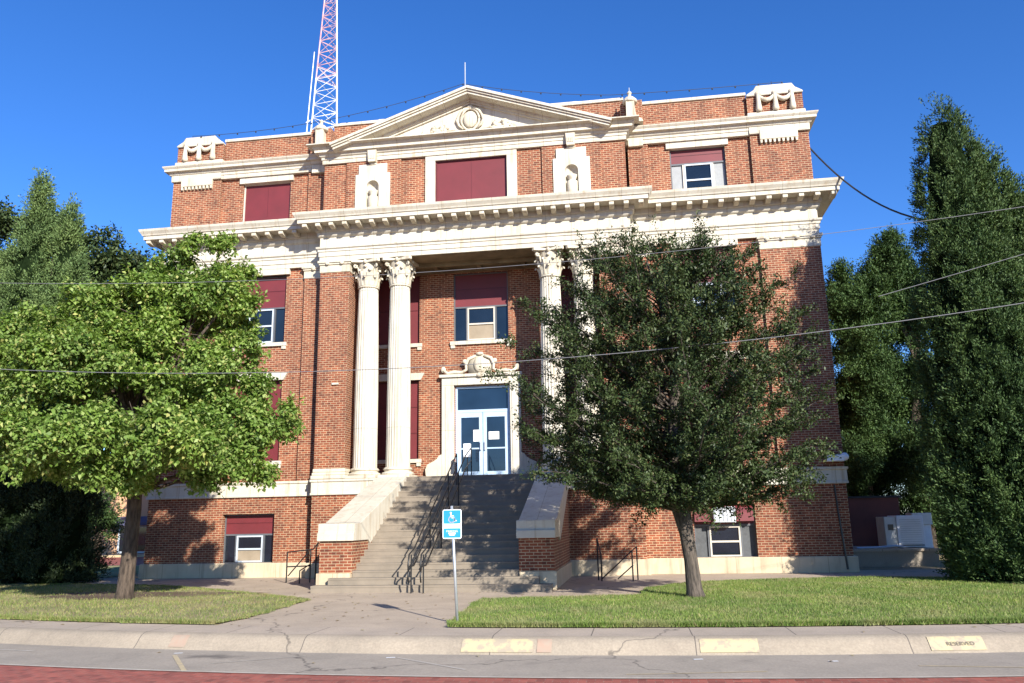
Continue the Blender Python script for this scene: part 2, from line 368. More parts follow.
# light edging where gutter meets brick
strip('street_edging', -16.50, -16.43, -0.216, -0.216, simple('edging_concrete', (0.5,0.44,0.36), (0.36,0.30,0.24), 0.9, 5))
# worn parking lines on the gutter slab
pl = simple('worn_white_paint', (0.50,0.45,0.38), (0.34,0.30,0.25), 0.8, 9)
def line(x0,y0,x1,y1,wd,z=-0.217,m=pl,name='parking_line'):
    d = Vector((x1-x0,y1-y0)).normalized(); nx,ny = -d.y*wd/2, d.x*wd/2
    b = MB().quad((x0+nx,y0+ny,z),(x0-nx,y0-ny,z),(x1-nx,y1-ny,z),(x1+nx,y1+ny,z)); tag(b.build(name, m), kind='structure')
line(1.72,-15.0,2.95,-15.95,0.05); line(-1.9,-14.9,-0.95,-16.25,0.07, m=M['yellow']); line(0.25,-14.9,-0.9,-15.6,0.03)
line(8.9,-15.4,11.5,-15.55,0.04, m=M['yellow']); line(-5.4,-14.4,-4.6,-14.55,0.05); line(5.1,-16.2,6.9,-15.9,0.03, m=M['yellow'])
wp = simple('white_dab_paint', (0.8,0.8,0.78), None, 0.8, 5)
for x,y in ((1.62,-15.0),(6.1,-15.0),(-1.95,-14.7),(7.9,-15.1)): line(x-0.07,y-0.01,x+0.06,y+0.02,0.06,-0.2165,wp,'white_paint_dab')
# kerb paint patches
pk = None
m, t, p = mat('flaking_yellow_paint')
f = noise(t, 9, 6)
t.links.new(mixc(t, (0.47,0.39,0.22), (0.34,0.28,0.20), ramp(t, f, [(0.46,(0.1,0.1,0.1)),(0.58,(1,1,1))])), p.inputs['Base Color']); p.inputs['Roughness'].default_value = 0.85
M['kerbpaint'] = m
def kerb_patch(x0, x1, m):
    b = MB(); K = [(0.17,-0.026),(0.19,-0.032),(0.255,-0.087),(0.31,-0.147),(0.365,-0.190)]
    xs = np.linspace(x0,x1,8)
    for x in xs:
        for d,z in K: b.v.append((x,-14.30-d-0.004+cy_(x),z+0.004))
    for i in range(7):
        for k in range(4): b.f.append((i*5+k,i*5+k+1,(i+1)*5+k+1,(i+1)*5+k))
    return tag(b.build('kerb_paint', m, smooth=True), kind='structure')
kerb_patch(2.60,3.70,M['kerbpaint']); kerb_patch(6.16,7.0,M['kerbpaint']); kerb_patch(9.42,10.2,M['kerbpaint'])
M['redpaint'] = simple('faded_red_paint', (0.36,0.24,0.17), (0.34,0.27,0.20), 0.8, 9)
kerb_patch(3.76,3.98,M['redpaint']); kerb_patch(-2.4,-2.1,M['redpaint'])
fm = Matrix.Translation((9.86,-14.30-0.298+cy_(9.86),-0.108)) @ Matrix.Rotation(math.atan(cy_(10.4)-cy_(9.4)),4,'Z') @ Matrix.Rotation(math.radians(48),4,'X')
tx = text_mesh('RESERVED', 0.085, 'stencilled_lettering', M['ink'], None, fm, 1.05); tag(tx, kind='structure')
# paths: front walk up to the stairs, walk along the building
def poly(name, pts, z, m, kind='structure'):
    b = MB(); b.v = [(x,y,z) for x,y in pts]; b.f = [tuple(range(len(pts)))]
    return tag(b.build(name, m), kind=kind)
poly('front_path', [(-2.25,-13.37+cy_(-2.25)),(0,-13.37+cy_(0)),(2.3,-13.37+cy_(2.3)),(2.2,-12.6),(1.75,-8.5),(3.6,-8.1),(5.4,-7.7),(5.4,-5.9),(6.7,-3.85),(11.5,-2.5),(12.2,-2.4),(12.2,0.4),(-12.4,0.4),(-14,-2.4),(-9,-3.6),(-6.3,-5.3),(-2.4,-8.2)], -0.004, M['path'])
poly('side_path', [(12.2,-2.4),(14,-3.0),(20,-3.6),(20,1.2),(12.2,1.2)], -0.006, M['path'])
poly('side_path', [(-14,-2.4),(-30,-1.0),(-30,0.8),(-12.4,0.4)], -0.006, M['path'])
LR = [(2.12,-13.30+cy_(2.1))]+[(x,-13.36+cy_(x)) for x in (4,6,8,10,12,14,17,20,24)]+[(24,-3.4),(14,-3.15),(11.5,-2.52),(9,-3.1),(6.75,-3.9),(5.5,-6.0),(5.42,-7.7),(3.6,-8.12),(1.8,-8.55),(1.9,-10.5)]
LL = [(x,-13.36+cy_(x)) for x in (-30,-20,-15,-12,-9,-7,-5,-3.5)]+[(-2.3,-13.1+cy_(-2.3)),(-2.15,-12.0),(-2.45,-8.35),(-6.35,-5.4),(-9,-3.7),(-14,-2.5),(-30,-1.1)]
poly('lawn_soil', LR, 0.018, M['lawn']); poly('lawn_soil', LL, 0.018, M['lawn_dry'])
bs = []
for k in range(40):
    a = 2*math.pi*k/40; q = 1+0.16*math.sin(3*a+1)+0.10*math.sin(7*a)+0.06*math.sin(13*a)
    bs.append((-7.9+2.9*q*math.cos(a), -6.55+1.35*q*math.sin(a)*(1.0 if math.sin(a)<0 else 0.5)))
poly('bare_soil_painted_shade', bs, 0.024, M['soil_shade'])  # bare earth, its colour darkened to paint in shade under the tree
poly('far_lawn', [(-40,1.2),(-14,0.9),(-14,9),(-19,9.6),(-40,10)], 0.004, M['lawn'])
poly('side_street', [(-80,10.4),(-12,10.4),(-12,21),(-80,21)], -0.001, M['street'])
b = MB().box(-80,-12,21,21.3,-0.05,0.14); tag(b.build('far_kerb', M['yellow']), kind='structure')
poly('far_pavement', [(-80,21.32),(-12,21.32),(-12,24),(-80,24)], 0.12, M['walk'])

def inpoly(P, x, y):
    c = np.zeros(len(x), bool); n = len(P)
    for i in range(n):
        x0,y0 = P[i]; x1,y1 = P[(i+1)%n]
        cond = ((y0 > y) != (y1 > y)); xi = (x1-x0)*(y-y0)/((y1-y0) if y1 != y0 else 1e-9)+x0
        c ^= cond & (x < xi)
    return c
def np_mesh(name, verts, faces4, m, parent=None, tri=False):
    me = bpy.data.meshes.new(name); k = 3 if tri else 4
    ox = np.array(WORLD.get(parent.name,(0,0,0))) if parent else np.zeros(3)
    V = (verts-ox).astype(np.float32); nf = len(faces4)
    me.vertices.add(len(V)); me.vertices.foreach_set('co', V.ravel())
    me.loops.add(nf*k); me.loops.foreach_set('vertex_index', faces4.astype(np.int32).ravel())
    me.polygons.add(nf); me.polygons.foreach_set('loop_start', np.arange(0,nf*k,k,dtype=np.int32))
    me.update(calc_edges=True); me.materials.append(m)
    o = bpy.data.objects.new(name, me); COL.objects.link(o)
    if parent: o.parent = parent
    return o
def grass(P, box, count, m, label, h0=0.03, h1=0.065, edge=None):
    x = RNG.uniform(box[0],box[1],count); y = RNG.uniform(box[2],box[3],count)
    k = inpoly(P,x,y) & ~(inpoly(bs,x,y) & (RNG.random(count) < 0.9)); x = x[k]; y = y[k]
    if edge is not None:
        xe = RNG.uniform(edge[0],edge[1],edge[2]); ye = -13.36+np.array([cy_(a) for a in xe])+np.abs(RNG.normal(0,0.05,len(xe)))-0.03
        x = np.concatenate([x,xe]); y = np.concatenate([y,ye])
    # ragged fringe spilling over every edge of the bed
    for (p0,p1) in zip(P, P[1:]+P[:1]):
        d = np.array(p1)-np.array(p0); L_ = np.linalg.norm(d)
        if L_ > 14: continue
        q = RNG.random(int(L_*420)); nrm = np.array([-d[1],d[0]])/L_
        wv = 0.045*np.sin(q*L_*5.1)+0.03*np.sin(q*L_*13.7)
        o_ = RNG.normal(0,0.035,len(q))+wv
        x = np.concatenate([np.array(p0)[0]+d[0]*q+nrm[0]*o_, x]); y = np.concatenate([np.array(p0)[1]+d[1]*q+nrm[1]*o_, y])
    n = len(x); h = RNG.uniform(h0,h1,n)
    if edge is not None: h[-edge[2]:] *= 1.7
    a = RNG.uniform(0,2*np.pi,n); wd = RNG.uniform(0.004,0.009,n)
    lx = RNG.normal(0,0.45,n)*h; ly = RNG.normal(0,0.45,n)*h
    V = np.stack([np.stack([x-np.cos(a)*wd,y-np.sin(a)*wd,np.full(n,0.015)],1),np.stack([x+np.cos(a)*wd,y+np.sin(a)*wd,np.full(n,0.015)],1),np.stack([x+lx,y+ly,0.018+h],1)],1).reshape(-1,3)
    o = np_mesh('grass', V, np.arange(3*n).reshape(n,3), m, None, True)
    return tag(o, label, 'grass', None, 'stuff')
grass(LR, (1.7,20,-13.4,-2.5), 190000, M['blade'], 'green mown grass with straw patches right of the front walk', edge=(2.1,16,16000))
grass(LL, (-16,-2.1,-13.4,-2.5), 70000, M['blade_dry'], 'thin half-dry grass under the broadleaf tree left of the walk', edge=(-14,-2.3,9000))

# leaf litter
n = 420; x = RNG.uniform(-13,15,n); y = RNG.uniform(-15.9,-4.5,n); k = (y > -13.2)|(RNG.random(n)<0.35); x=x[k]; y=y[k]; n=len(x)
zz = np.where(y < np.array([-14.35+cy_(q) for q in x])-0.38, -0.214, np.where(inpoly(LR,x,y)|inpoly(LL,x,y), 0.07, 0.006))
bad = (y < np.array([-14.28+cy_(q) for q in x])) & (zz > -0.2); x=x[~bad]; y=y[~bad]; zz=zz[~bad]; n=len(x)
a = RNG.uniform(0,6.28,n); L_ = RNG.uniform(0.025,0.055,n)
ca,sa = np.cos(a)*L_,np.sin(a)*L_
V = np.stack([np.stack([x-ca,y-sa,zz],1),np.stack([x+sa*0.5,y-ca*0.5,zz+0.012],1),np.stack([x+ca,y+sa,zz+0.004],1),np.stack([x-sa*0.5,y+ca*0.5,zz+0.01],1)],1).reshape(-1,3)
tag(np_mesh('fallen_leaves', V, np.arange(4*n).reshape(n,4), leafmat('dry_fallen_leaf', [(0,(0.20,0.12,0.05)),(0.5,(0.34,0.24,0.10)),(1,(0.48,0.42,0.22))],0.1)), 'scattered dry leaves on the lawns, walk and gutter', 'leaves', None, 'stuff')

# ================================================================ COURTHOUSE
CH = thing('courthouse', (0,0,0), 'three-storey red brick courthouse with cream stone columns, cornices and pediment', 'building')
W = 12.0; PC = 5.62; PY = -0.5; BK = 17.0
def ring(w, y0, pc, py, back=BK): return [(-w,back),(-w,y0),(-pc,y0),(-pc,py),(pc,py),(pc,y0),(w,y0),(w,back)]
def wall(mb, x0, x1, z0, z1, y, holes, depth=0.22):
    xs = sorted({x0,x1,*[h[0] for h in holes],*[h[1] for h in holes]}); zs = sorted({z0,z1,*[h[2] for h in holes],*[h[3] for h in holes]})
    for i in range(len(xs)-1):
        for j in range(len(zs)-1):
            cx, cz = (xs[i]+xs[i+1])/2, (zs[j]+zs[j+1])/2
            if any(h[0]<cx<h[1] and h[2]<cz<h[3] for h in holes): continue
            mb.quad((xs[i],y,zs[j]),(xs[i+1],y,zs[j]),(xs[i+1],y,zs[j+1]),(xs[i],y,zs[j+1]))
    for a,b_,c,d in holes:
        e = y+depth
        mb.quad((a,y,c),(a,y,d),(a,e,d),(a,e,c)); mb.quad((b_,y,c),(b_,e,c),(b_,e,d),(b_,y,d))
        mb.quad((a,y,d),(b_,y,d),(b_,e,d),(a,e,d)); mb.quad((a,y,c),(a,e,c),(b_,e,c),(b_,y,c))
WB = (7.18, 9.12)                         # wing window bay
wy = 0.12
zb0, zb1 = 0.47, 2.76
win_holes = [(0.28,2.16),(4.0,6.92),(8.33,10.92),(12.9,14.74)]
bm_ = MB()
for s in (-1, 1):
    X = lambda a,b: (min(s*a,s*b), max(s*a,s*b))
    a,b = X(WB[0],WB[1])
    # recessed bay wall
    x0,x1 = X(6.42,10.0)
    wall(bm_, x0, x1, 2.74, 14.98, wy, [(a,b,c,d) for c,d in win_holes[1:]])
    x0,x1 = X(5.60,W); wall(bm_, x0, x1, zb0, 2.78, 0.0, [(a,b,0.47,2.16)], 0.3)
    bm_.quad((s*W,0,zb0),(s*W,0.7,zb0),(s*W,0.7,2.78),(s*W,0,2.78))
# main mass behind
bm_.box(-W+0.001, -4.63, 0.6, BK, 0.0, 11.18); bm_.box(4.63, W-0.001, 0.6, BK, 0.0, 11.18); bm_.box(-4.63, 4.63, 1.72, BK, 0.0, 11.18); bm_.box(-W+0.001, W-0.001, 0.6, BK, 11.18, 15.9)
bm_.box(-W+0.02, -W+0.5, 0.5, BK, 15.9, 16.66); bm_.box(W-0.5, W-0.02, 0.5, BK, 15.9, 16.66)
bm_.build('brick_wall', M['brick'], CH)
for s in (-1, 1):                         # corner and inner pilasters, piers
    for (a,b,y0,y1) in ((10.0,W,0.0,0.62),(5.7,6.42,0.0,0.62)):
        MB().box(s*a,s*b,y0,y1,3.26,10.70).build('pilaster', M['brick'], CH)
        MB().box(s*a,s*b,y0,y1,12.86,14.97).build('attic_pilaster', M['brick'], CH)
        if a == 10.0: pass
    MB().box(s*4.5,s*5.6,PY,1.5,3.62,10.70).build('pier', M['brick'], CH)
# podium of the portico (open side faces of steps sit in front)
MB().box(-5.62,5.62,PY-0.02,1.46,0.45,2.76).build('podium', M['brick'], CH)
# loggia back wall and side walls
lg = MB()
lw_holes = [(-1.08,1.0,8.33,10.98),(-1.02,1.0,3.27,6.62)]
for s in (-1,1):
    a,b = (min(s*2.4,s*4.25),max(s*2.4,s*4.25)); lw_holes += [(a,b,4.02,6.94),(a,b,8.33,10.98)]
wall(lg, -4.62, 4.62, 3.27, 11.2, 1.45, lw_holes, 0.2)
lg.build('loggia_wall', M['brick'], CH)
# attic walls (above lower cornice)
at = MB()
wall(at, -2.62, 2.62, 12.86, 14.97, -0.42, [(-1.33,1.33,12.98,14.76)], 0.15)
at.build('attic_wall', M['brick'], CH)
for s in (-1,1):
    nb = MB(); a,b = (min(s*2.62,s*4.72),max(s*2.62,s*4.72)); c = s*3.68
    wall(nb, a, b, 12.86, 14.97, -0.5, [(c-0.45,c+0.45,12.86,14.5)], 0.05)
    for e in (a,b): nb.quad((e,-0.5,12.86),(e,0.6,12.86),(e,0.6,14.97),(e,-0.5,14.97))
    nb.build('niche_bay', M['brick'], CH)
    MB().box(s*4.72,s*5.6,-0.45,0.6,12.86,14.97).build('attic_pilaster', M['brick'], CH)
# parapets
def parapet(x0,x1,y,zt,name='parapet'):
    o = MB().box(x0,x1,y,y+0.35,15.55,zt-0.12).build(name, M['brick'], CH)
    MB().box(x0-0.02,x1+0.02,y-0.06,y+0.42,zt-0.12,zt).build('coping', M['stone'], o, bevel=0.015)
for s in (-1,1):
    a,b = (min(s*5.95,s*9.98),max(s*5.95,s*9.98)); parapet(a,b,0.15,16.70)
parapet(-5.62,-3.2,0.42,17.10); parapet(3.2,5.62,0.42,17.10); parapet(-3.9,3.9,0.75,17.30)
# stone courses
MB().sweep(ring(W+0.10,-0.10,5.72,-0.60), [(0,0),(0,0.47),(-0.03,0.50),(-0.3,0.50)]).build('plinth_course', M['plinth'], CH)
wsill = MB()
for s in (-1,1):
    a,b = (min(s*WB[0],s*WB[1]),max(s*WB[0],s*WB[1]))
BELT = [(-0.25,2.74),(0,2.74),(0,2.80),(-0.02,2.82),(-0.02,3.16),(0.02,3.19),(0.02,3.26),(-0.25,3.28)]
MB().sweep(ring(W+0.07,-0.07,5.67,-0.58), BELT).build('belt_course', M['stone'], CH)
MB().box(-5.5,5.5,-0.52,1.45,3.0,3.274).build('portico_floor', M['steps'], CH)
# lower entablature
ent = ring(W, -0.02, PC+0.03, PY-0.02)
ENT = [(-0.6,11.14),(0,11.14),(0,11.30),(0.03,11.31),(0.03,11.48),(0.06,11.49),(0.06,11.56),(0.11,11.60),(0.12,11.66),(0.0,11.68),(0.0,12.04),(0.05,12.06),(0.09,12.10),(0.09,12.22),(0.16,12.25),(0.16,12.42)]
MB().sweep(ent, ENT).build('entablature', M['stone'], CH)
CRN = [(0.16,12.42),(0.64,12.42),(0.64,12.55),(0.68,12.57),(0.70,12.62),(0.77,12.72),(0.79,12.80),(0.0,12.88),(-0.6,12.90)]
cornice = MB().sweep(ent, CRN).build('cornice', M['stone'], CH)
def modillion(x, y):
    w_ = 0.085
    MB().prismx([(y-0.17,12.418),(y-0.17,12.27),(y-0.30,12.25),(y-0.58,12.29),(y-0.60,12.31),(y-0.60,12.418)], x-w_, x+w_).build('modillion', M['trim'], cornice, bevel=0.012)
xx = -5.55
for i in range(25): modillion(-6.04+i*(12.08/24), PY-0.02)
for s in (-1,1):
    for i in range(12): modillion(s*(6.64+i*0.53), -0.02)
# wings' corner return modillions
# lintels, capitals of pilasters
for s in (-1,1):
    MB().box(s*(WB[0]-0.16),s*(WB[1]+0.16),-0.01,0.34,10.92,11.14).build('lintel', M['stone'], CH)
    MB().prism([(s*(WB[0]-0.08),6.92),(s*(WB[1]+0.08),6.92),(s*(WB[1]+0.24),7.20),(s*(WB[0]-0.24),7.20)][::s], 0.02, 0.34).build('lintel', M['stone'], CH)
    MB().box(s*(WB[0]-0.12),s*(WB[1]+0.12),0.03,0.34,14.72,14.955).build('lintel', M['stone'], CH)
    for (a,b,y) in ((10.0,W,0.0),(5.7,6.42,0.0),(4.5,5.6,PY)):
        a_,b_ = min(s*a,s*b),max(s*a,s*b)
        cp = MB().box(a_-0.02,b_+0.02,y-0.03,y+0.5 if y==0 else 1.4,10.70,10.98); cp.box(a_-0.05,b_+0.05,y-0.07,y+0.5 if y==0 else 1.4,10.98,11.05); cp.box(a_-0.09,b_+0.09,y-0.11,y+0.5 if y==0 else 1.4,11.05,11.135)
        c = cp.build('pilaster_capital', M['trim'], CH, bevel=0.01)
        k = max(1, round((b-a)/0.55)); 
        for i in range(k):
            q = a_+(b_-a_)*(i+0.5)/k
            MB().ball((q,y-0.09,11.04),0.075,1.1,0.5,1.1).build('scroll', M['trim'], c, smooth=True)
    # pier base mouldings
    pb = MB().box(s*4.42,s*5.68,PY-0.09,1.4,3.27,3.40); pb.box(s*4.45,s*5.65,PY-0.06,1.4,3.40,3.50); pb.box(s*4.47,s*5.63,PY-0.035,1.4,3.50,3.63)
    pb.build('pier_base', M['trim'], CH, bevel=0.03)
# columns
def column(x):
    sh = MB().lathe(x,0.0,[(0.42,3.62),(0.415,4.5),(0.412,6.2),(0.395,7.8),(0.37,9.2),(0.352,10.10)], 48, 0.055).build('column', M['stone'], CH)
    bs = MB().box(x-0.55,x+0.55,-0.55,0.55,3.27,3.37)
    bs.lathe(x,0,[(0.54,3.37),(0.565,3.41),(0.54,3.46),(0.47,3.48),(0.455,3.52),(0.49,3.54),(0.505,3.57),(0.48,3.61),(0.43,3.64)],32); bs.build('column_base', M['trim'], sh, smooth=False, bevel=0.01)
    cp = MB().lathe(x,0,[(0.355,10.10),(0.39,10.12),(0.39,10.17),(0.355,10.19),(0.35,10.5),(0.37,10.8),(0.44,11.02)],24)
    pts = []
    for c in range(4):
        th = math.pi/4+c*math.pi/2; cx,cy = math.cos(th)*0.74, math.sin(th)*0.74; tx_,ty_ = -math.sin(th)*0.05, math.cos(th)*0.05
        pts += [(x+cx-tx_,cy-ty_),(x+cx+tx_,cy+ty_)]
        th2 = th+math.pi/4; pts.append((x+math.cos(th2)*0.44, math.sin(th2)*0.44))
    cp.prismz(pts, 11.03, 11.135)
    # acanthus leaves in two tiers, curling outward
    for tier,(z0,z1,rr,out,nl,off) in enumerate(((10.19,10.52,0.36,0.15,8,0),(10.19,10.76,0.365,0.17,8,math.pi/8))):
        for k in range(nl):
            th = 2*math.pi*k/nl+off; c,s_ = math.cos(th),math.sin(th); o = len(cp.v)
            prof = [(rr,z0,0.13),(rr+0.03,z0+(z1-z0)*0.5,0.125),(rr+out*0.6,z1-0.05,0.10),(rr+out,z1,0.07),(rr+out+0.015,z1-0.07,0.035)]
            for r,z,h in prof:
                for sgn,dr in ((-1,-0.03),(0,0.02),(1,-0.03)):
                    cp.v.append((x+c*(r+dr)-s_*sgn*h, s_*(r+dr)+c*sgn*h, z))
            for i in range(4):
                for j in range(2): cp.f.append((o+i*3+j,o+i*3+j+1,o+(i+1)*3+j+1,o+(i+1)*3+j))
    for c in range(4):                    # corner volutes
        th = math.pi/4+c*math.pi/2
        vp = []
        for i in range(14):
            a = i/13*3.6*math.pi*0.62; r = 0.10*(1-i/16); vp.append((x+math.cos(th)*(0.56+r*math.cos(a+1.2)*1.0), math.sin(th)*(0.56+r*math.cos(a+1.2)), 10.92+r*math.sin(a+1.2)))
        cp.tube([(x+math.cos(th)*0.36,math.sin(th)*0.36,10.58),(x+math.cos(th)*0.44,math.sin(th)*0.44,10.85)]+vp, 0.033, 6)
        th2 = th+math.pi/4; cp.ball((x+math.cos(th2)*0.46, math.sin(th2)*0.46, 11.06),0.075,1,1,1.1,8,5)
        cp.ball((x+math.cos(th2)*0.42, math.sin(th2)*0.42, 10.90),0.06,1,1,1.0,8,5)
    cp.build('capital', M['trim'], sh)
for x in (-3.93,-2.74,2.74,3.93): column(x)
# portico ceiling with beams
pc = MB().box(-5.5,5.5,0.5,1.449,11.16,11.20); pc.box(-4.5,4.5,-0.51,0.5,11.13,11.139)
for x in (-3.3,-1.65,0,1.65,3.3): pc.box(x-0.08,x+0.08,0.5,1.449,11.06,11.16)
pc.box(-4.5,4.5,1.3,1.449,11.02,11.16); pc.box(-4.5,4.5,0.48,0.58,10.99,11.16)
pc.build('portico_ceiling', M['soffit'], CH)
# ---- windows
def frame_rect(mb, x0,x1,z0,z1,y0,y1,t):
    mb.box(x0,x0+t,y0,y1,z0,z1); mb.box(x1-t,x1,y0,y1,z0,z1); mb.box(x0+t,x1-t,y0,y1,z0,z0+t); mb.box(x0+t,x1-t,y0,y1,z1-t,z1)
def boarded(x0,x1,z0,z1,y,rails=(0.5,),label=None,light_edge=False):
    w_ = MB(); frame_rect(w_,x0,x1,z0,z1,y+0.10,y+0.2,0.05)
    fr = w_.build('window', M['maroon_dark'] if not light_edge else M['tan_metal'], CH)
    MB().box(x0+0.05,x1-0.05,y+0.14,y+0.17,z0+0.05,z1-0.05).build('panel', M['maroon'], fr)
    sm = MB().box((x0+x1)/2-0.006,(x0+x1)/2+0.006,y+0.134,y+0.14,z0+0.05,z1-0.05)
    sm.build('panel_seam', M['maroon_dark'], fr)
    if rails:
        r = MB()
        for q in rails: zz = z0+(z1-z0)*q; r.box(x0+0.05,x1-0.05,y+0.125,y+0.14,zz-0.015,zz+0.015)
        r.build('panel_rail', M['maroon_dark'], fr)
    if label: fr['label'] = label
    return fr
def sash(x0,x1,z0,z1,y,zm,cm='white_metal',side='glass',blind=False,cw=0.5,label=None):
    """maroon head panel above, central double-hung sash between two narrow lights"""
    w_ = MB(); frame_rect(w_,x0,x1,z0,z1,y+0.10,y+0.2,0.045)
    w_.box(x0+0.045,x1-0.045,y+0.10,y+0.2,zm-0.03,zm+0.03)
    fr = w_.build('window', M['grey_metal'], CH)
    MB().box(x0+0.045,x1-0.045,y+0.13,y+0.16,zm+0.03,z1-0.045).build('panel', M['maroon'], fr)
    zz = (zm+z1)/2+0.05
    MB().box(x0+0.045,x1-0.045,y+0.118,y+0.13,zz-0.012,zz+0.012).build('panel_rail', M['maroon_dark'], fr)
    c = (x0+x1)/2; h = (x1-x0)*cw/2
    for mx_ in (c-h-0.06,c+h): MB().box(mx_,mx_+0.06,y+0.09,y+0.2,z0+0.045,zm-0.03).build('mullion', M['grey_metal'] if side!='screen' else M['tan_metal'], fr)
    MB().box(x0+0.045,c-h-0.06,y+0.15,y+0.17,z0+0.045,zm-0.03).build('pane', M[side], fr)
    MB().box(c+h+0.06,x1-0.045,y+0.15,y+0.17,z0+0.045,zm-0.03).build('pane', M[side], fr)
    zh = (z0+zm)/2
    s_ = MB(); frame_rect(s_,c-h,c+h,z0+0.045,zm-0.03,y+0.07,y+0.14,0.05); s_.box(c-h+0.05,c+h-0.05,y+0.07,y+0.14,zh-0.03,zh+0.03); s_.build('sash_frame', M[cm], fr)
    MB().box(c-h+0.05,c+h-0.05,y+0.12,y+0.135,zh+0.03,zm-0.08).build('pane', M['glass'], fr)
    MB().box(c-h+0.05,c+h-0.05,y+0.115,y+0.13,z0+0.095,zh-0.03).build('pane', M['blind'] if blind else M['glass'], fr)
    if label: fr['label'] = label
    return fr
def sill(x0,x1,z,y):
    s_ = MB().box(x0-0.12,x1+0.12,y-0.09,y+0.12,z-0.14,z); s_.box(x0-0.10,x0+0.06,y-0.07,y+0.1,z-0.26,z-0.14); s_.box(x1-0.06,x1+0.10,y-0.07,y+0.1,z-0.26,z-0.14)
    s_.build('window_sill', M['stone'], CH, bevel=0.01)
for s in (-1,1):
    a,b = (min(s*WB[0],s*WB[1]),max(s*WB[0],s*WB[1]))
    boarded(a,b,4.0,6.92,wy,(0.33,0.66)); sill(a,b,4.0,wy); sill(a,b,8.33,wy)
    sash(a,b,8.33,10.92,wy,9.68)
    if s<0: boarded(a,b,12.88,14.74,wy,(),'fully boarded maroon attic window',True)
    else: sash(a,b,12.88,14.74,wy,14.16,side='screen',label='attic window with pale side panels')
    if s<0: sash(a,b,0.47,2.16,wy,1.45,blind=True,label='basement window with a tan board in its lower sash')
    else: sash(a,b,0.47,2.16,wy,1.50,cm='tan_metal',side='screen_dark')
    # loggia side windows
    a,b = (min(s*2.4,s*4.25),max(s*2.4,s*4.25))
    boarded(a,b,4.02,6.94,1.45,(0.33,0.66)); boarded(a,b,8.33,10.98,1.45,(0.5,)); sill(a,b,4.02,1.45); sill(a,b,8.33,1.45)
    MB().prism([(s*2.32,6.94),(s*4.33,6.94),(s*4.45,7.2),(s*2.18,7.2)][::s],1.38,1.46).build('lintel', M['stone'], CH)
sash(-1.08,1.0,8.33,10.98,1.45,9.66,cm='tan_metal',blind=True,label='upper middle window with its sash half covered by a blind'); sill(-1.08,1.0,8.33,1.45)
fr = boarded(-1.33,1.33,12.98,14.76,-0.50,(),'wide boarded maroon attic window in a cream stone frame')
sf = MB(); sf.box(-1.70,-1.33,-0.50,-0.36,12.86,14.76); sf.box(1.33,1.70,-0.50,-0.36,12.86,14.76); sf.box(-1.70,1.70,-0.50,-0.36,14.76,14.98)
sf.build('window_surround', M['stone'], CH, bevel=0.01)
# ---- niches
for s in (-1,1):
    c = s*3.68; nm = MB()
    R = 0.235; zc = 13.92; x0,x1,z0,z1 = c-0.66,c+0.66,12.88,14.42
    arc = [(c+R*math.cos(math.pi*k/14), zc+R*math.sin(math.pi*k/14)) for k in range(15)]
    # stone face with an arched opening (left and right halves)
    Y = -0.56
    L_ = [(x0,z0),(c-R,z0)]+arc[7:][::-1]+[(c,z1),(x0,z1)]
    Lh = [(x0,z0),(c-R,z0)]+[p_ for p_ in reversed(arc[7:])]+[(c,z1),(x0,z1)]
    Rh = [(c+R,z0),(x1,z0),(x1,z1),(c,z1)]+[p_ for p_ in reversed(arc[:8])]
    for P_ in (Lh,Rh): nm.prism(P_, Y, -0.45)
    nm.prism([(c-0.54,z1),(c+0.54,z1),(c+0.54,14.80),(c-0.54,14.80)],Y,-0.45)
    # recess: half cylinder with domed head
    n = 10
    for k in range(n):
        t0,t1 = math.pi*k/n, math.pi*(k+1)/n
        p0 = (c+R*math.cos(t0), Y+0.08+0.16*math.sin(t0)); p1 = (c+R*math.cos(t1), Y+0.08+0.16*math.sin(t1))
        nm.quad((*p0,z0),(*p1,z0),(*p1,zc),(*p0,zc))
        for j in range(5):
            f0,f1 = math.pi/2*j/5, math.pi/2*(j+1)/5
            g = lambda t,f: (c+R*math.cos(t)*math.cos(f), Y+0.08+0.16*math.sin(t)*math.cos(f), zc+R*math.sin(f))
            nm.quad(g(t0,f0),g(t1,f0),g(t1,f1),g(t0,f1))
    ni = nm.build('niche', M['stone'], CH)
    u = MB().lathe(c, Y+0.13, [(0.205,12.9),(0.205,13.52),(0.17,13.55),(0.12,13.60),(0.19,13.70),(0.20,13.76),(0.08,13.82)], 16); u.build('urn', M['trim'], ni, smooth=True)
    ks = MB().prism([(c-0.17,15.30),(c+0.17,15.30),(c+0.14,14.84),(c-0.14,14.84)],-0.72,-0.5)
    for q in (-0.09,-0.03,0.03,0.09): ks.box(c+q-0.016,c+q+0.016,-0.745,-0.72,14.95,15.12)
    ks.ball((c,-0.56,14.80),0.14,1.2,0.4,0.35)
    ks.build('keystone', M['trim'], CH)
# ---- upper cornice
uring = ring(W, -0.02, PC+0.02, PY-0.02)
UC = [(-0.6,14.96),(0.02,14.96),(0.02,15.10),(0.05,15.12),(0.05,15.20),(0.11,15.24),(0.14,15.32),(0.26,15.34),(0.26,15.43),(0.28,15.45),(0.32,15.50),(0.33,15.54),(0.0,15.64),(-0.6,15.66)]
MB().sweep(uring, UC).build('attic_cornice', M['stone'], CH)
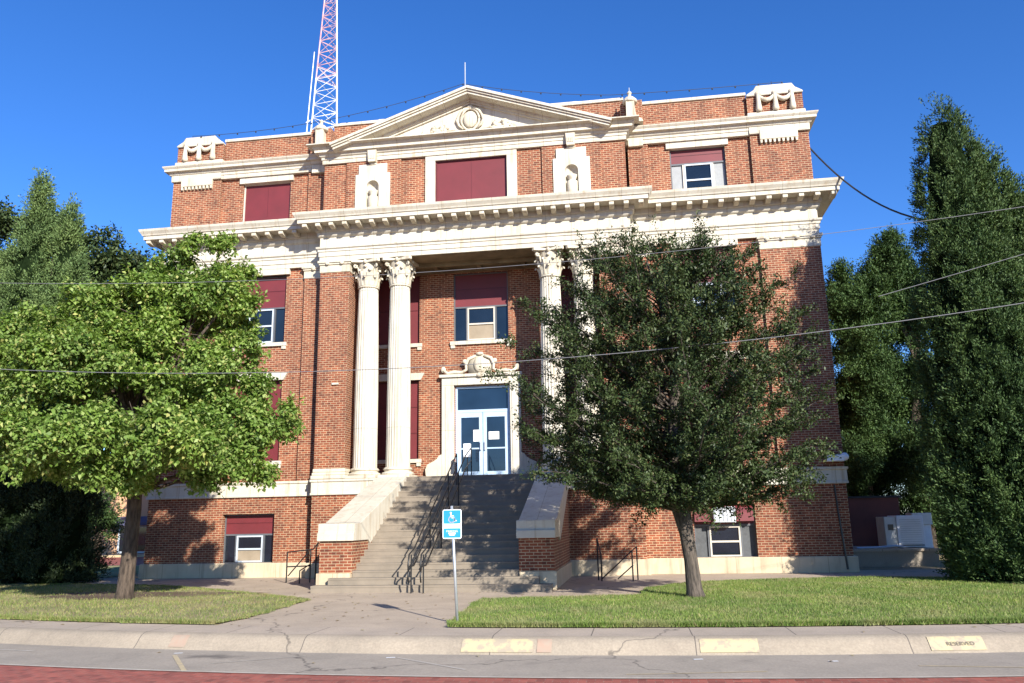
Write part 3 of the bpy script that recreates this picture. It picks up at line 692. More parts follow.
# corner pier panels with guttae
for s in (-1,1):
    q = MB().box(s*10.32,s*11.62,-0.12,-0.0,14.72,15.10)
    pn = q.build('carved_panel', M['trim'], CH, bevel=0.02)
    g = MB()
    for k in range(9): g.prism([(s*10.97+(k-4)*0.15-0.045,14.72),(s*10.97+(k-4)*0.15+0.045,14.72),(s*10.97+(k-4)*0.15+0.03,14.60),(s*10.97+(k-4)*0.15-0.03,14.60)],-0.10,0.01)
    g.build('guttae', M['trim'], pn)
    MB().box(s*9.98,s*12.04,-0.095,0.0,14.97,15.235).build('carved_panel', M['stone'], CH)
    # parapet block with swag carving
    bb = MB().box(s*10.0,s*11.93,0.02,0.75,15.60,16.45).build('parapet_block', M['brick'], CH)
    cx = s*10.97
    cp = MB().prism([(cx-0.98,16.45),(cx+0.98,16.45),(cx+0.98,16.52),(cx+0.72,16.68),(cx+0.62,16.84),(cx-0.62,16.84),(cx-0.72,16.68),(cx-0.98,16.52)],-0.06,0.80); cp.box(cx-1.0,cx+1.0,-0.08,0.6,15.60,15.80)
    cp.build('block_cap', M['stone'], bb, bevel=0.03)
    sw = MB()
    for i in range(3):
        px = cx+(i-1)*0.58
        sw.tube([(px,-0.06,16.50),(px,-0.08,16.30),(px,-0.09,16.1),(px,-0.07,15.9),(px,-0.05,15.82)],[0.07,0.08,0.09,0.12,0.10],8); sw.ball((px,-0.06,16.52),0.11,1,0.7,0.8)
    for i in range(2):
        p0 = cx+(i-1)*0.58; pts = []
        for k in range(9):
            u = k/8; pts.append((p0+0.58*u,-0.05-0.05*math.sin(u*math.pi),16.46-0.24*math.sin(u*math.pi)))
        sw.tube(pts,[0.05,0.06,0.075,0.085,0.09,0.085,0.075,0.06,0.05],8)
    sw.build('stone_swag', M['trim'], bb, smooth=True)
    # finial with scroll sides
    fx = s*5.86
    fo = MB().prism([(fx-0.16,15.62),(fx+0.44,15.62),(fx+0.40,15.74),(fx+0.22,15.82),(fx+0.17,16.1),(fx+0.15,16.45),(fx-0.15,16.45),(fx-0.15,15.8)],-0.50,-0.10)
    fo.lathe(fx,-0.3,[(0.24,16.45),(0.27,16.48),(0.26,16.56),(0.17,16.66),(0.07,16.72),(0.055,16.80),(0.09,16.86),(0.05,16.92),(0.01,16.95)],14)
    fo.box(fx-0.30,fx+0.34,-0.55,0.5,15.60,15.72)
    fo.build('finial', M['trim'], CH, bevel=0.01)
    pb = MB().box(s*5.5,s*6.3,-0.2,0.5,15.6,16.62).build('parapet_pier', M['brick'], CH)
    # bracket under cornice of inner pilaster
    MB().box(s*5.72,s*6.25,-0.14,-0.0,14.85,15.16).build('bracket', M['trim'], CH, bevel=0.02)
# ---- pediment
AP = (0.0,17.34); ez = 15.50
def rake(z_off_top, z_off_bot, y0, y1, xe, name, m, mb=None):
    b = mb or MB(); sl_ = (AP[1]-15.56)/5.10
    for s in (-1,1):
        top = [(0,AP[1]-z_off_top),(s*xe,AP[1]-z_off_top-sl_*xe)]; bot = [(s*xe,AP[1]-z_off_bot-sl_*xe),(0,AP[1]-z_off_bot)]
        P_ = top+bot
        if s < 0: P_ = P_[::-1]
        b.prism(P_, y0, y1)
    return b
pd = MB().prism([(-4.95,15.58),(4.95,15.58),(0,17.06)],-0.46,0.4).build('pediment', M['stone'], CH)
rk = rake(0.0,0.10,-1.12,0.5,5.18,'',None); rake(0.10,0.17,-1.06,0.5,5.14,'',None,rk); rake(0.17,0.26,-1.00,0.5,5.10,'',None,rk)
rake(0.26,0.36,-0.60,0.5,4.9,'',None,rk); rake(0.36,0.44,-0.54,0.5,4.7,'',None,rk)
rk.build('raking_cornice', M['stone'], pd)
MB().sweep([(-5.64,-0.5),(-5.64,-0.52),(5.64,-0.52),(5.64,-0.5)], [(0.0,15.64),(0.50,15.60),(0.50,15.56),(0,15.5)]).build('cornice_cap', M['stone'], pd)
# cartouche and sprays
ct = MB(); ct.ball((0.0,-0.50,16.28),0.34,0.78,0.35,1.0,18,10)
ring_ = [(0.37*math.cos(a)*0.92,-0.52,16.28+0.43*math.sin(a)) for a in np.linspace(0,2*math.pi,25)]
ct.tube(ring_,0.045,6); 
for s in (-1,1):
    ct.tube([(s*0.05,-0.52,16.72),(s*0.2,-0.55,16.70),(s*0.34,-0.55,16.60),(s*0.44,-0.55,16.42),(s*0.50,-0.53,16.25),(s*0.42,-0.53,16.05),(s*0.26,-0.53,15.9)],[0.05,0.05,0.055,0.05,0.06,0.05,0.03],6)
ct.ball((0,-0.53,16.78),0.12,1.1,0.6,0.7); ct.ball((0,-0.53,15.84),0.13,1.6,0.5,0.5)
ct.build('cartouche', M['trim'], pd, smooth=True)
sp = MB()
for s in (-1,1):
    sp.tube([(s*0.3,-0.49,15.83),(s*0.7,-0.50,15.92),(s*1.0,-0.50,15.86),(s*1.5,-0.5,15.95)],[0.03,0.045,0.05,0.03],6)
    for k in range(34):
        u = random.random(); x = s*(0.85+u*0.95); z = 15.84+random.uniform(0,0.34)*math.sin(min(1,u+0.25)*math.pi*0.85+0.2)
        sp.ball((x,-0.49,z),random.uniform(0.055,0.10),random.uniform(0.8,1.5),0.8,random.uniform(0.6,1.2),7,5)
sp.build('carved_spray', M['trim'], pd, smooth=True)
MB().tube([(-0.35,0.3,17.0),(-0.35,0.3,19.15)],0.026,6).build('lightning_rod', M['galv'], CH)
MB().tube([(10.97,0.3,16.8),(10.97,0.3,17.15)],0.012,6).build('lightning_rod', M['wire_dark'], CH)
MB().tube([(5.86,-0.3,16.9),(5.86,-0.3,17.08)],0.022,6).build('lightning_rod', M['galv'], CH)
# roof
MB().box(-W+0.5,W-0.5,0.8,BK-0.3,15.7,15.95).build('roof', M['gutter'], CH)

# ---- door
dsf = MB(); dsf.box(-1.50,-1.05,1.30,1.50,3.27,6.66); dsf.box(1.03,1.42,1.30,1.50,3.27,6.66); dsf.box(-1.50,1.42,1.30,1.50,6.66,6.95)
dsf.box(-1.36,-1.18,1.275,1.30,3.35,6.62); dsf.box(1.10,1.32,1.275,1.30,3.35,6.62); dsf.box(-1.58,1.50,1.22,1.50,6.95,7.06)
ds = dsf.build('door_surround', M['stone'], CH, bevel=0.015)
cr = MB(); c0 = -0.06
cr.prism([(c0-0.42,7.06),(c0+0.42,7.06),(c0+0.46,7.35),(c0+0.34,7.62),(c0+0.16,7.78),(c0-0.16,7.78),(c0-0.34,7.62),(c0-0.46,7.35)],1.30,1.45)
cr.ball((c0,1.28,7.40),0.28,0.85,0.35,1.1,14,8); cr.ball((c0,1.28,7.80),0.12,1.2,0.6,0.6); cr.ball((c0,1.25,7.0),0.12,1.2,0.7,0.8)
for s in (-1,1):
    cr.tube([(c0+s*0.15,1.28,7.72),(c0+s*0.42,1.27,7.62),(c0+s*0.52,1.27,7.40),(c0+s*0.50,1.27,7.22),(c0+s*0.66,1.28,7.12),(c0+s*0.95,1.28,7.14),(c0+s*1.2,1.28,7.10),(c0+s*1.38,1.28,7.22)],[0.05,0.07,0.06,0.055,0.06,0.075,0.07,0.05],7)
    cr.ball((c0+s*1.38,1.3,7.25),0.10,1,0.6,1.2); cr.ball((c0+s*0.56,1.26,7.52),0.09,1,0.6,1)
cr.build('door_crest', M['trim'], ds, smooth=True)
sc = MB()
for s,xo in ((-1,-1.50),(1,1.42)):
    sc = MB(); sc.prism([(xo,3.27),(xo,4.15),(xo+s*0.10,4.10),(xo+s*0.18,3.98),(xo+s*0.34,3.88),(xo+s*0.52,3.80),(xo+s*0.60,3.62),(xo+s*0.58,3.42),(xo+s*0.5,3.27)][::s],1.24,1.45); sc.build('side_scroll', M['trim'], ds, bevel=0.02)

df = MB(); frame_rect(df,-1.02,1.0,3.28,6.62,1.50,1.62,0.07); df.box(-0.95,0.93,1.50,1.62,5.66,5.76)
DR = df.build('door_frame', M['door_metal'], CH)
MB().box(-0.95,0.93,1.56,1.575,5.76,6.55).build('transom_pane', M['glass_blue'], DR)
for s,(a,b) in ((-1,(-0.95,-0.02)),(1,(0.0,0.93))):
    lf = MB(); lf.box(a,a+0.13,1.51,1.57,3.29,5.66); lf.box(b-0.13,b,1.51,1.57,3.29,5.66); lf.box(a+0.13,b-0.13,1.51,1.57,3.29,3.52); lf.box(a+0.13,b-0.13,1.51,1.57,5.48,5.66); lf.box(a+0.13,b-0.13,1.515,1.565,4.32,4.37)
    d_ = lf.build('door', M['door_metal'], CH)
    MB().box(a+0.13,b-0.13,1.535,1.545,3.52,5.48).build('pane', M['glass_blue'], d_)
    hx = (b-0.07) if s<0 else (a+0.07)
    MB().tube([(hx,1.51,4.28),(hx,1.45,4.28),(hx,1.45,4.58),(hx,1.51,4.58)],0.02,6).build('handle', M['galv'], d_)
nt1 = MB().box(-0.37,-0.12,1.525,1.532,4.60,5.02).build('notice', M['paper'], CH)
nt2 = MB().box(0.20,0.58,1.525,1.532,4.66,4.94).build('notice', M['paper'], CH)
ln = MB()
for k,(a,b) in enumerate(((0.28,0.50),(0.26,0.52),(0.30,0.48))): ln.box(a,b,1.521,1.5245,4.86-k*0.07,4.875-k*0.07)
ln.build('notice_print', M['ink'], nt2)

# ================================================================ STEPS
ST = CH
NS = 19; rz = 3.272/NS; y_top = -0.62; run = 0.315
sb = MB()
for k in range(1, NS+1):
    yf = y_top-(NS-k)*run
    z = rz*k
    xw = (-3.2,3.15) if k == 1 else ((-2.85,2.8) if k == 2 else (-2.29,2.25))
    yb = yf+run if k < NS else y_top+0.02
    sb.box(xw[0]-0.0, xw[1], yf-0.02, yb if k<NS else -0.58, z-rz if k>1 else -0.02, z-0.045)
    sb.box(xw[0], xw[1], yf-0.032, yb if k<NS else -0.58, z-0.045, z)
    if k > 1: sb.box(xw[0], xw[1], yf+run*0.98 if k<NS else yf, y_top+0.02, z-rz, z-0.05) if k < NS else None
stair = sb.build('staircase', M['steps'], CH)
for s,(xi,xo) in ((-1,(-2.29,-3.22)),(1,(2.25,3.18))):
    ck = MB().prismx([(-5.72,0.45),(-5.72,1.30),(-0.6,2.85),(-0.6,0.45)],min(xi,xo),max(xi,xo)).build('cheek_wall', M['brick'], stair)
    MB().prismx([(-5.78,-0.02),(-5.78,0.455),(-0.62,0.455),(-0.62,-0.02)],min(xi,xo)-(0.05 if s<0 else -0.02),max(xi,xo)+(0.05 if s>0 else -0.02)).build('cheek_plinth', M['plinth'], stair)
    xa,xb = min(xi,xo)-0.05,max(xi,xo)+0.05
    MB().prismx([(-5.82,1.30),(-5.82,1.50),(-5.76,1.54),(-5.76,1.76),(-5.25,1.78),(-0.75,3.262),(-0.50,3.262),(-0.50,3.0),(-4.35,1.20),(-4.5,1.30)],xa,xb).build('cheek_cap', M['stone'], stair, bevel=0.015)

# double handrail down the stairs
HR = thing('stair_handrail', (-0.25,-6.8,0), 'double black iron handrail running down the middle of the front steps', 'handrail')
def nose(y): return max(0.0, rz*(NS-(y_top-y)/run))
for x,(yt,yb_) in ((-0.42,(-1.1,-6.75)),(-0.10,(-0.25,-6.75))):
    for h,nm in ((0.92,'rail'),(0.50,'rail')):
        pts = [(x,yt,nose(min(yt,y_top))+h+0.02)]+[(x,y,nose(y)+h) for y in np.linspace(min(yt,-1.2),-6.3,9)]
        pts += [(x,yb_,0.30+h*0.72),(x,yb_-0.10,0.12+h*0.62),(x,yb_-0.04,h*0.55)]
        MB().tube(pts,0.021,6).build(nm, M['black_metal'], HR, smooth=True)
    for y in (yt+0.02,-2.3,-4.6,-6.55):
        MB().tube([(x,y,nose(min(y,y_top))-0.1 if y>-6 else 0.0),(x,y,nose(min(y,y_top))+0.92)],0.022,6).build('post', M['black_metal'], HR)
for y in (-4.6,): MB().box(-0.44,-0.08,y-0.012,y+0.012,nose(y)+0.49,nose(y)+0.53).build('cross_bar', M['black_metal'], HR)
# small guard rails beside the steps
def guard(x0,x1,y,h1,h2,label,mir=1):
    G = thing('guard_rail', (min(x0,x1),y,0), label, 'handrail')
    f = lambda u: x0+(x1-x0)*u
    MB().tube([(f(0),y,0),(f(0),y,h1)],0.022,6).build('post', M['black_metal'], G)
    MB().tube([(f(0.10),y-0.4,0),(f(0.10),y-0.4,h1*0.62)],0.022,6).build('post', M['black_metal'], G)
    MB().tube([(f(0),y,h1),(f(0.10),y-0.4,h1*0.62)],0.020,6).build('rail', M['black_metal'], G)
    MB().tube([(f(1),y,0),(f(1),y,h2)],0.022,6).build('post', M['black_metal'], G)
    MB().tube([(f(0.88),y-0.35,0),(f(0.88),y-0.35,h2*0.9)],0.022,6).build('post', M['black_metal'], G)
    MB().tube([(f(1),y,h2),(f(0.88),y-0.35,h2*0.88),(f(0.10),y-0.4,0.06)],0.020,6).build('rail', M['black_metal'], G)
    MB().tube([(f(0.90),y-0.3,h2*0.46),(f(0.5),y-0.4,0.06)],0.020,6).build('rail', M['black_metal'], G)
    return G
guard(4.15,5.30,-2.5,1.20,0.95,'black pipe guard rail on the pad right of the stone steps')['group'] = 'guard rails beside the steps'
G = thing('guard_rail', (-5.6,-2.5,0), 'black pipe guard rail against the brick wall left of the steps', 'handrail', 'guard rails beside the steps')
for x,h in ((-5.55,0.92),(-4.78,1.0),(-4.60,1.05)): MB().tube([(x,-2.5,0),(x,-2.5,h)],0.023,6).build('post', M['black_metal'], G)
MB().tube([(-5.55,-2.5,0.92),(-4.70,-2.5,1.0),(-4.50,-2.6,1.20),(-4.45,-2.9,1.0),(-4.45,-2.9,0.1)],0.02,6).build('rail', M['black_metal'], G)
MB().tube([(-5.5,-2.5,0.2),(-4.85,-2.5,0.92)],0.02,6).build('rail', M['black_metal'], G)
MB().tube([(-5.55,-2.5,0.48),(-4.78,-2.5,0.50)],0.02,6).build('rail', M['black_metal'], G)
MB().tube([(-4.95,-2.9,0.0),(-4.95,-2.9,0.38),(-4.78,-2.5,0.55)],0.02,6).build('rail', M['black_metal'], G)
# downpipes
MB().tube([(-5.70,-0.14,0.3),(-5.70,-0.14,2.7)],0.045,8).build('downpipe', M['black_metal'], CH)
MB().tube([(11.75,-0.14,0.1),(11.65,-0.06,1.9),(11.62,-0.06,2.7)],0.03,6).build('conduit', M['black_metal'], CH)
# floodlight
fl = MB().box(11.42,11.95,-0.34,0.0,3.42,3.62).build('floodlight', M['acwhite'], CH, bevel=0.02)
MB().ball((11.98,-0.25,3.56),0.13,1,0.9,1.0).build('lamp_head', M['acwhite'], fl, smooth=True)
MB().box(-5.02,-4.78,-0.56,-0.50,9.0-2.45,9.06-2.45).build('lamp_bracket', M['stone'], CH)
# window air conditioner in basement window
AC = thing('window_air_conditioner', (8.1,-0.1,1.6), 'white window air conditioner in the right basement window', 'air conditioner')
MB().box(7.78,8.48,-0.24,0.25,1.58,2.08).build('case', M['acwhite'], AC, bevel=0.015)
g = MB(); frame_rect(g,7.80,8.46,1.60,2.06,-0.262,-0.24,0.03)
for k in range(5): g.box(7.84+k*0.125,7.86+k*0.125,-0.262,-0.24,1.63,2.03)
for k in range(9): g.box(7.83,8.43,-0.252,-0.243,1.65+k*0.042,1.658+k*0.042)
g.build('grille', M['galv'], AC)
aw = MB().prismx([(0.12,2.14),(-0.02,2.05),(-0.10,1.88),(-0.12,1.62),(-0.05,1.62),(0.12,1.65)],7.20,9.05)
tag(aw.build('window_awning', M['maroon'], CH), None)

# mail drop box at the top of the rail
DB = thing('drop_box', (-0.35,0.4,3.27), 'small white box on a thin black stand outside the front doors', 'box')
MB().box(-0.50,-0.25,0.34,0.50,3.95,4.42).build('box_body', M['acwhite'], DB, bevel=0.015); MB().tube([(-0.37,0.42,3.27),(-0.37,0.42,3.96)],0.02,6).build('leg', M['black_metal'], DB)

# ================================================================ ACCESSIBLE PARKING SIGN
SX, SY = 2.15, -12.80
SG = thing('parking_sign', (SX,SY,0), 'blue and white accessible-parking sign on a steel post at the lawn corner', 'sign')
MB().tube([(SX,SY,-0.02),(SX-0.10,SY,2.02)],0.026,10).build('post', M['galv'], SG, smooth=True)
cxs, cz = SX-0.085, 1.70
def rrect(cx,cz,w_,h_,r,n=5):
    P = []
    for (sx,sz,a0) in ((1,-1,-90),(1,1,0),(-1,1,90),(-1,-1,180)):
        for k in range(n+1):
            a = math.radians(a0+90*k/n); P.append((cx+sx*(w_/2-r)+r*math.cos(a), cz+sz*(h_/2-r)+r*math.sin(a)))
    return P
MB().prism(rrect(cxs,cz,0.345,0.51,0.03),SY-0.036,SY-0.030).build('plate', M['signwhite'], SG)
MB().prism(rrect(cxs,cz+0.125,0.315,0.235,0.02),SY-0.039,SY-0.0365).build('blue_panel', M['signblue'], SG)
MB().prism(rrect(cxs,cz-0.155,0.315,0.165,0.02),SY-0.039,SY-0.0365).build('blue_panel', M['signblue'], SG)
sy = MB(); z0 = cz+0.115                                        # wheelchair symbol
def flat_tube(pts, wd, mb):
    for (a,b) in zip(pts[:-1],pts[1:]):
        d = Vector((b[0]-a[0],b[1]-a[1])).normalized(); nx,nz = -d.y*wd/2,d.x*wd/2
        e = (d.x*wd/3,d.y*wd/3)
        P = [(a[0]-nx-e[0],a[1]-nz-e[1]),(b[0]-nx+e[0],b[1]-nz+e[1]),(b[0]+nx+e[0],b[1]+nz+e[1]),(a[0]+nx-e[0],a[1]+nz-e[1])]
        mb.add([(x,SY-0.0415,z) for x,z in P],[(0,1,2,3)])
flat_tube([(cxs-0.005+0.055*math.cos(a),z0-0.032+0.055*math.sin(a)) for a in np.linspace(math.radians(110),math.radians(395),16)],0.018,sy)
flat_tube([(cxs-0.02,z0+0.06),(cxs-0.015,z0+0.0),(cxs+0.035,z0-0.005),(cxs+0.06,z0-0.06),(cxs+0.078,z0-0.055)],0.020,sy); flat_tube([(cxs-0.018,z0+0.03),(cxs+0.03,z0+0.028)],0.014,sy)
sy.add([(cxs-0.022+0.017*math.cos(2*math.pi*k/12),SY-0.0418,z0+0.082+0.017*math.sin(2*math.pi*k/12)) for k in range(12)],[tuple(range(12))])
sy.build('wheelchair_symbol', M['signwhite'], SG)
text_mesh('RESERVED', 0.046, 'lettering', M['signblue'], SG, FACE(cxs,SY-0.0375,cz-0.018))
text_mesh('PARKING', 0.046, 'lettering', M['signblue'], SG, FACE(cxs,SY-0.0375,cz-0.058)) if False else None
text_mesh('PARKING', 0.050, 'lettering', M['signwhite'], SG, FACE(cxs,SY-0.0405,cz-0.125))
pm = MB().prism([(cxs-0.07,cz-0.15),(cxs+0.07,cz-0.15),(cxs+0.045,cz-0.20),(cxs-0.045,cz-0.20)][::-1],SY-0.0415,SY-0.0395).build('white_block', M['signwhite'], SG)

# ================================================================ TREES
def leaves(name, P, D, Nn, L, Wd, m, parent, fold=0.15):
    """P base points, D leaf directions, Nn approx normals; folded rhombus leaves"""
    n = len(P); D = D/np.linalg.norm(D,axis=1,keepdims=True)
    S = np.cross(D,Nn); S /= (np.linalg.norm(S,axis=1,keepdims=True)+1e-9); U = np.cross(S,D)
    L = L[:,None]; Wd = Wd[:,None]
    a = P; b = P+D*L*0.45+S*Wd/2+U*Wd*fold; c = P+D*L-U*L*0.08; d = P+D*L*0.45-S*Wd/2+U*Wd*fold
    V = np.stack([a,b,c,d],1).reshape(-1,3)
    return np_mesh(name, V, np.arange(4*n).reshape(n,4), m, parent)
def unit(n): 
    v = RNG.normal(size=(n,3)); return v/np.linalg.norm(v,axis=1,keepdims=True)
def blob_sprays(blobs, density, shell=0.55, squash=0.85):
    P=[];O=[]
    for (x,y,z,r) in blobs:
        k = max(6,int(density*r*r)); d = unit(k); rr = r*(shell+(1-shell)*RNG.random(k)**0.6)*(0.9+0.25*RNG.random(k))
        p = np.array([x,y,z])+d*rr[:,None]*np.array([1,1,squash]); P.append(p); O.append(d)
    return np.concatenate(P),np.concatenate(O)
def spray_leaves(P, O, per, spread, L, Wd, droop=0.3, up=0.4, rnd=0.8):
    n = len(P); idx = np.repeat(np.arange(n),per)
    dirs = O*0.7+unit(n)*0.6+np.array([0,0,up]); dirs /= np.linalg.norm(dirs,axis=1,keepdims=True)
    t = RNG.random(n*per); p = P[idx]+dirs[idx]*(t[:,None]-0.5)*spread*2+RNG.normal(size=(n*per,3))*spread*0.32
    D = dirs[idx]*0.5+RNG.normal(size=(n*per,3))*rnd+np.array([0,0,-droop])
    Nn = np.array([0,0,1.0])+O[idx]*0.5+RNG.normal(size=(n*per,3))*0.45
    return p,D,Nn,RNG.uniform(0.7,1.2,n*per)*L,RNG.uniform(0.75,1.15,n*per)*Wd
def limb(mb, a, b, r0, r1, sag=0.15, seg=5, n=7):
    a = Vector(a); b = Vector(b); d = b-a; pts=[]; rs=[]
    off = Vector((random.uniform(-1,1),random.uniform(-1,1),random.uniform(-0.2,0.8)))*d.length*sag
    for i in range(seg+1):
        u = i/seg; pts.append(a+d*u+off*math.sin(u*math.pi)*0.6+Vector((random.uniform(-1,1),random.uniform(-1,1),random.uniform(-1,1)))*d.length*0.02*(0<i<seg)); rs.append(r0*(1-u)+r1*u)
    mb.tube(pts, rs, n); return pts
# --- left broadleaf tree
TL = thing('broadleaf_tree', (-7.36,-8.02,0), 'bright green broadleaf tree with rounded crown on the left lawn', 'tree')
BL = [(-3.75,-8.0,4.5,0.8),(-3.9,-8.3,3.6,0.65),(-5.0,-8.2,7.5,0.85),(-4.7,-8.0,6.2,0.7),(-8.1,-8.8,6.9,0.9),(-4.6,-11.0,3.7,0.95),(-6.4,-11.5,3.6,1.0),(-8.3,-11.2,3.6,0.95),(-5.9,-10.9,2.95,0.6),(-10.09,-8.5,4.27,1.3),(-7.47,-9.5,3.59,1.08),(-5.8,-9.5,3.78,1.07),(-4.56,-8.5,4.08,1.12),(-4.13,-7.5,4.43,0.73),(-4.63,-9.0,3.19,0.82),(-6.84,-9.0,3.13,0.73),(-11.69,-8.0,6.57,1.37),(-8.63,-9.5,5.6,1.24),(-7.05,-9.5,6.03,1.23),(-5.45,-9.0,5.55,1.04),(-4.75,-8.0,5.17,0.93),(-8.39,-9.0,7.66,0.73),(-9.85,-8.5,7.06,0.91),(-7.02,-8.5,7.58,0.92),(-5.76,-8.0,7.78,0.96),(-4.94,-8.0,8.29,0.64),(-6.44,-8.0,9.15,0.54),(-5.28,-8.0,9.22,0.49),(-6.7,-8.0,6.87,1.07),(-4.82,-7.5,6.89,0.43),(-9.98,-6.0,5.41,1.75),(-7.46,-6.0,5.31,1.44),(-12.58,-6.0,5.52,1.63),(-6.75,-6.5,7.82,0.98),(-13.34,-8.0,5.26,1.64),(-3.96,-8.0,3.23,0.55),(-7.14,-8.0,8.72,0.44),(-7.24,-7.0,8.01,1.13),(-10.16,-9.0,3.59,0.75)]
tk = MB(); tk.tube([(-7.36,-8.02,-0.05),(-7.35,-8.02,0.25),(-7.33,-8.0,1.2),(-7.30,-8.0,2.2),(-7.34,-8.0,2.9),(-7.45,-8.0,3.6),(-7.6,-8.0,4.4)],[0.25,0.205,0.18,0.175,0.185,0.16,0.13],12)
ends = []
for (x,y,z,r) in BL:
    zz = random.uniform(2.4,4.2) if z < 6 else random.uniform(3.8,4.4)
    st = (-7.35-0.12*(zz-2.5),-8.0,zz); pts = limb(tk, st, (x,y,z-0.1*r), 0.085 if r>0.8 else 0.05, 0.02, 0.12, 6, 7)
    for k in range(5):
        q = pts[random.choice([3,4,5])]; d = Vector(unit(1)[0])*r*0.8; limb(tk, q, q+d+Vector((0,0,0.15)), 0.02, 0.006, 0.1, 3, 5)
tk.build('trunk', M['bark'], TL, smooth=True)
SBL = []
for (x,y,z,rr_) in BL:
    for k in range(12 if rr_>0.8 else 7):
        d = unit(1)[0]; d[2] *= 0.8; q = RNG.uniform(0.30,0.46)*rr_; SBL.append((x+d[0]*rr_*0.72,y+d[1]*rr_*0.72,z+d[2]*rr_*0.72,q))
P,O = blob_sprays(SBL, 190, 0.35, 0.7)
P,Dd,Nn,L,Wd = spray_leaves(P,O,22,0.19,0.118,0.080,0.35,0.1,0.8)
leaves('crown', P,Dd,Nn,L,Wd,M['leaf_bright'],TL)
# --- right oak
TR = thing('oak_tree', (6.49,-8.22,0), 'small-leaved dark green oak with open crown on the right lawn', 'tree')
tk = MB(); tk.tube([(6.56,-8.22,-0.05),(6.53,-8.22,0.2),(6.50,-8.22,0.8),(6.44,-8.22,1.4),(6.34,-8.22,2.0),(6.28,-8.22,2.6),(6.3,-8.2,3.6),(6.4,-8.2,5.0),(6.2,-8.2,6.6),(5.9,-8.2,7.9)],[0.24,0.18,0.155,0.165,0.22,0.20,0.16,0.11,0.06,0.02],12)
tips = []
C0 = np.array([6.35,-8.2,4.75])
for k in range(150):
    u = (k+0.5)/150; a = k*2.39996+random.uniform(-0.2,0.2); cz_ = -0.70+1.66*u; cr_ = math.sqrt(max(0,1-min(1,abs(cz_))**2.3))
    sc_ = random.uniform(0.62,1.06) if k%3 else random.uniform(0.90,1.10)
    tg = Vector((6.20+math.cos(a)*cr_*3.45*sc_, -8.2+math.sin(a)*cr_*3.3*sc_, 4.75+cz_*3.75*(0.9+0.12*random.random())))
    hd = math.hypot(tg.x-6.3,tg.y+8.2); zst = min(7.2,max(1.9, tg.z-hd*random.uniform(0.35,0.75)-0.2))
    st = Vector((6.34-(zst-2)*0.03,-8.2,zst)); d = tg-st; Lb = d.length; d.normalize(); pts = limb(tk, st, tg, 0.055*(1-u*0.6), 0.006, 0.08, 7, 5)
    for i in range(2,8):
        f = i/7
        ns = 3 if f < 0.95 else 2
        for _ in range(ns):
            dv = (d*0.8+Vector(unit(1)[0])*0.9); dv.z = dv.z*0.6+0.12; dv.normalize(); ll = random.uniform(0.35,0.75)*(1.1-0.4*f)
            q = pts[i]; limb(tk, q, q+dv*ll, 0.010, 0.003, 0.1, 2, 4)
            for g_ in np.linspace(0.35,1.05,4): tips.append((np.array(q+dv*ll*g_), np.array(dv)))
tk.build('trunk', M['bark_oak'], TR, smooth=True)
P = np.array([t_[0] for t_ in tips]); O = np.array([t_[1] for t_ in tips])
k = RNG.random(len(P)) < np.where(P[:,2]>6.9,0.75,1.0); P=P[k]; O=O[k]
P,Dd,Nn,L,Wd = spray_leaves(P,O,22,0.15,0.082,0.042,0.0,0.25,0.8)
leaves('crown', P,Dd,Nn,L,Wd,M['leaf_oak'],TR)
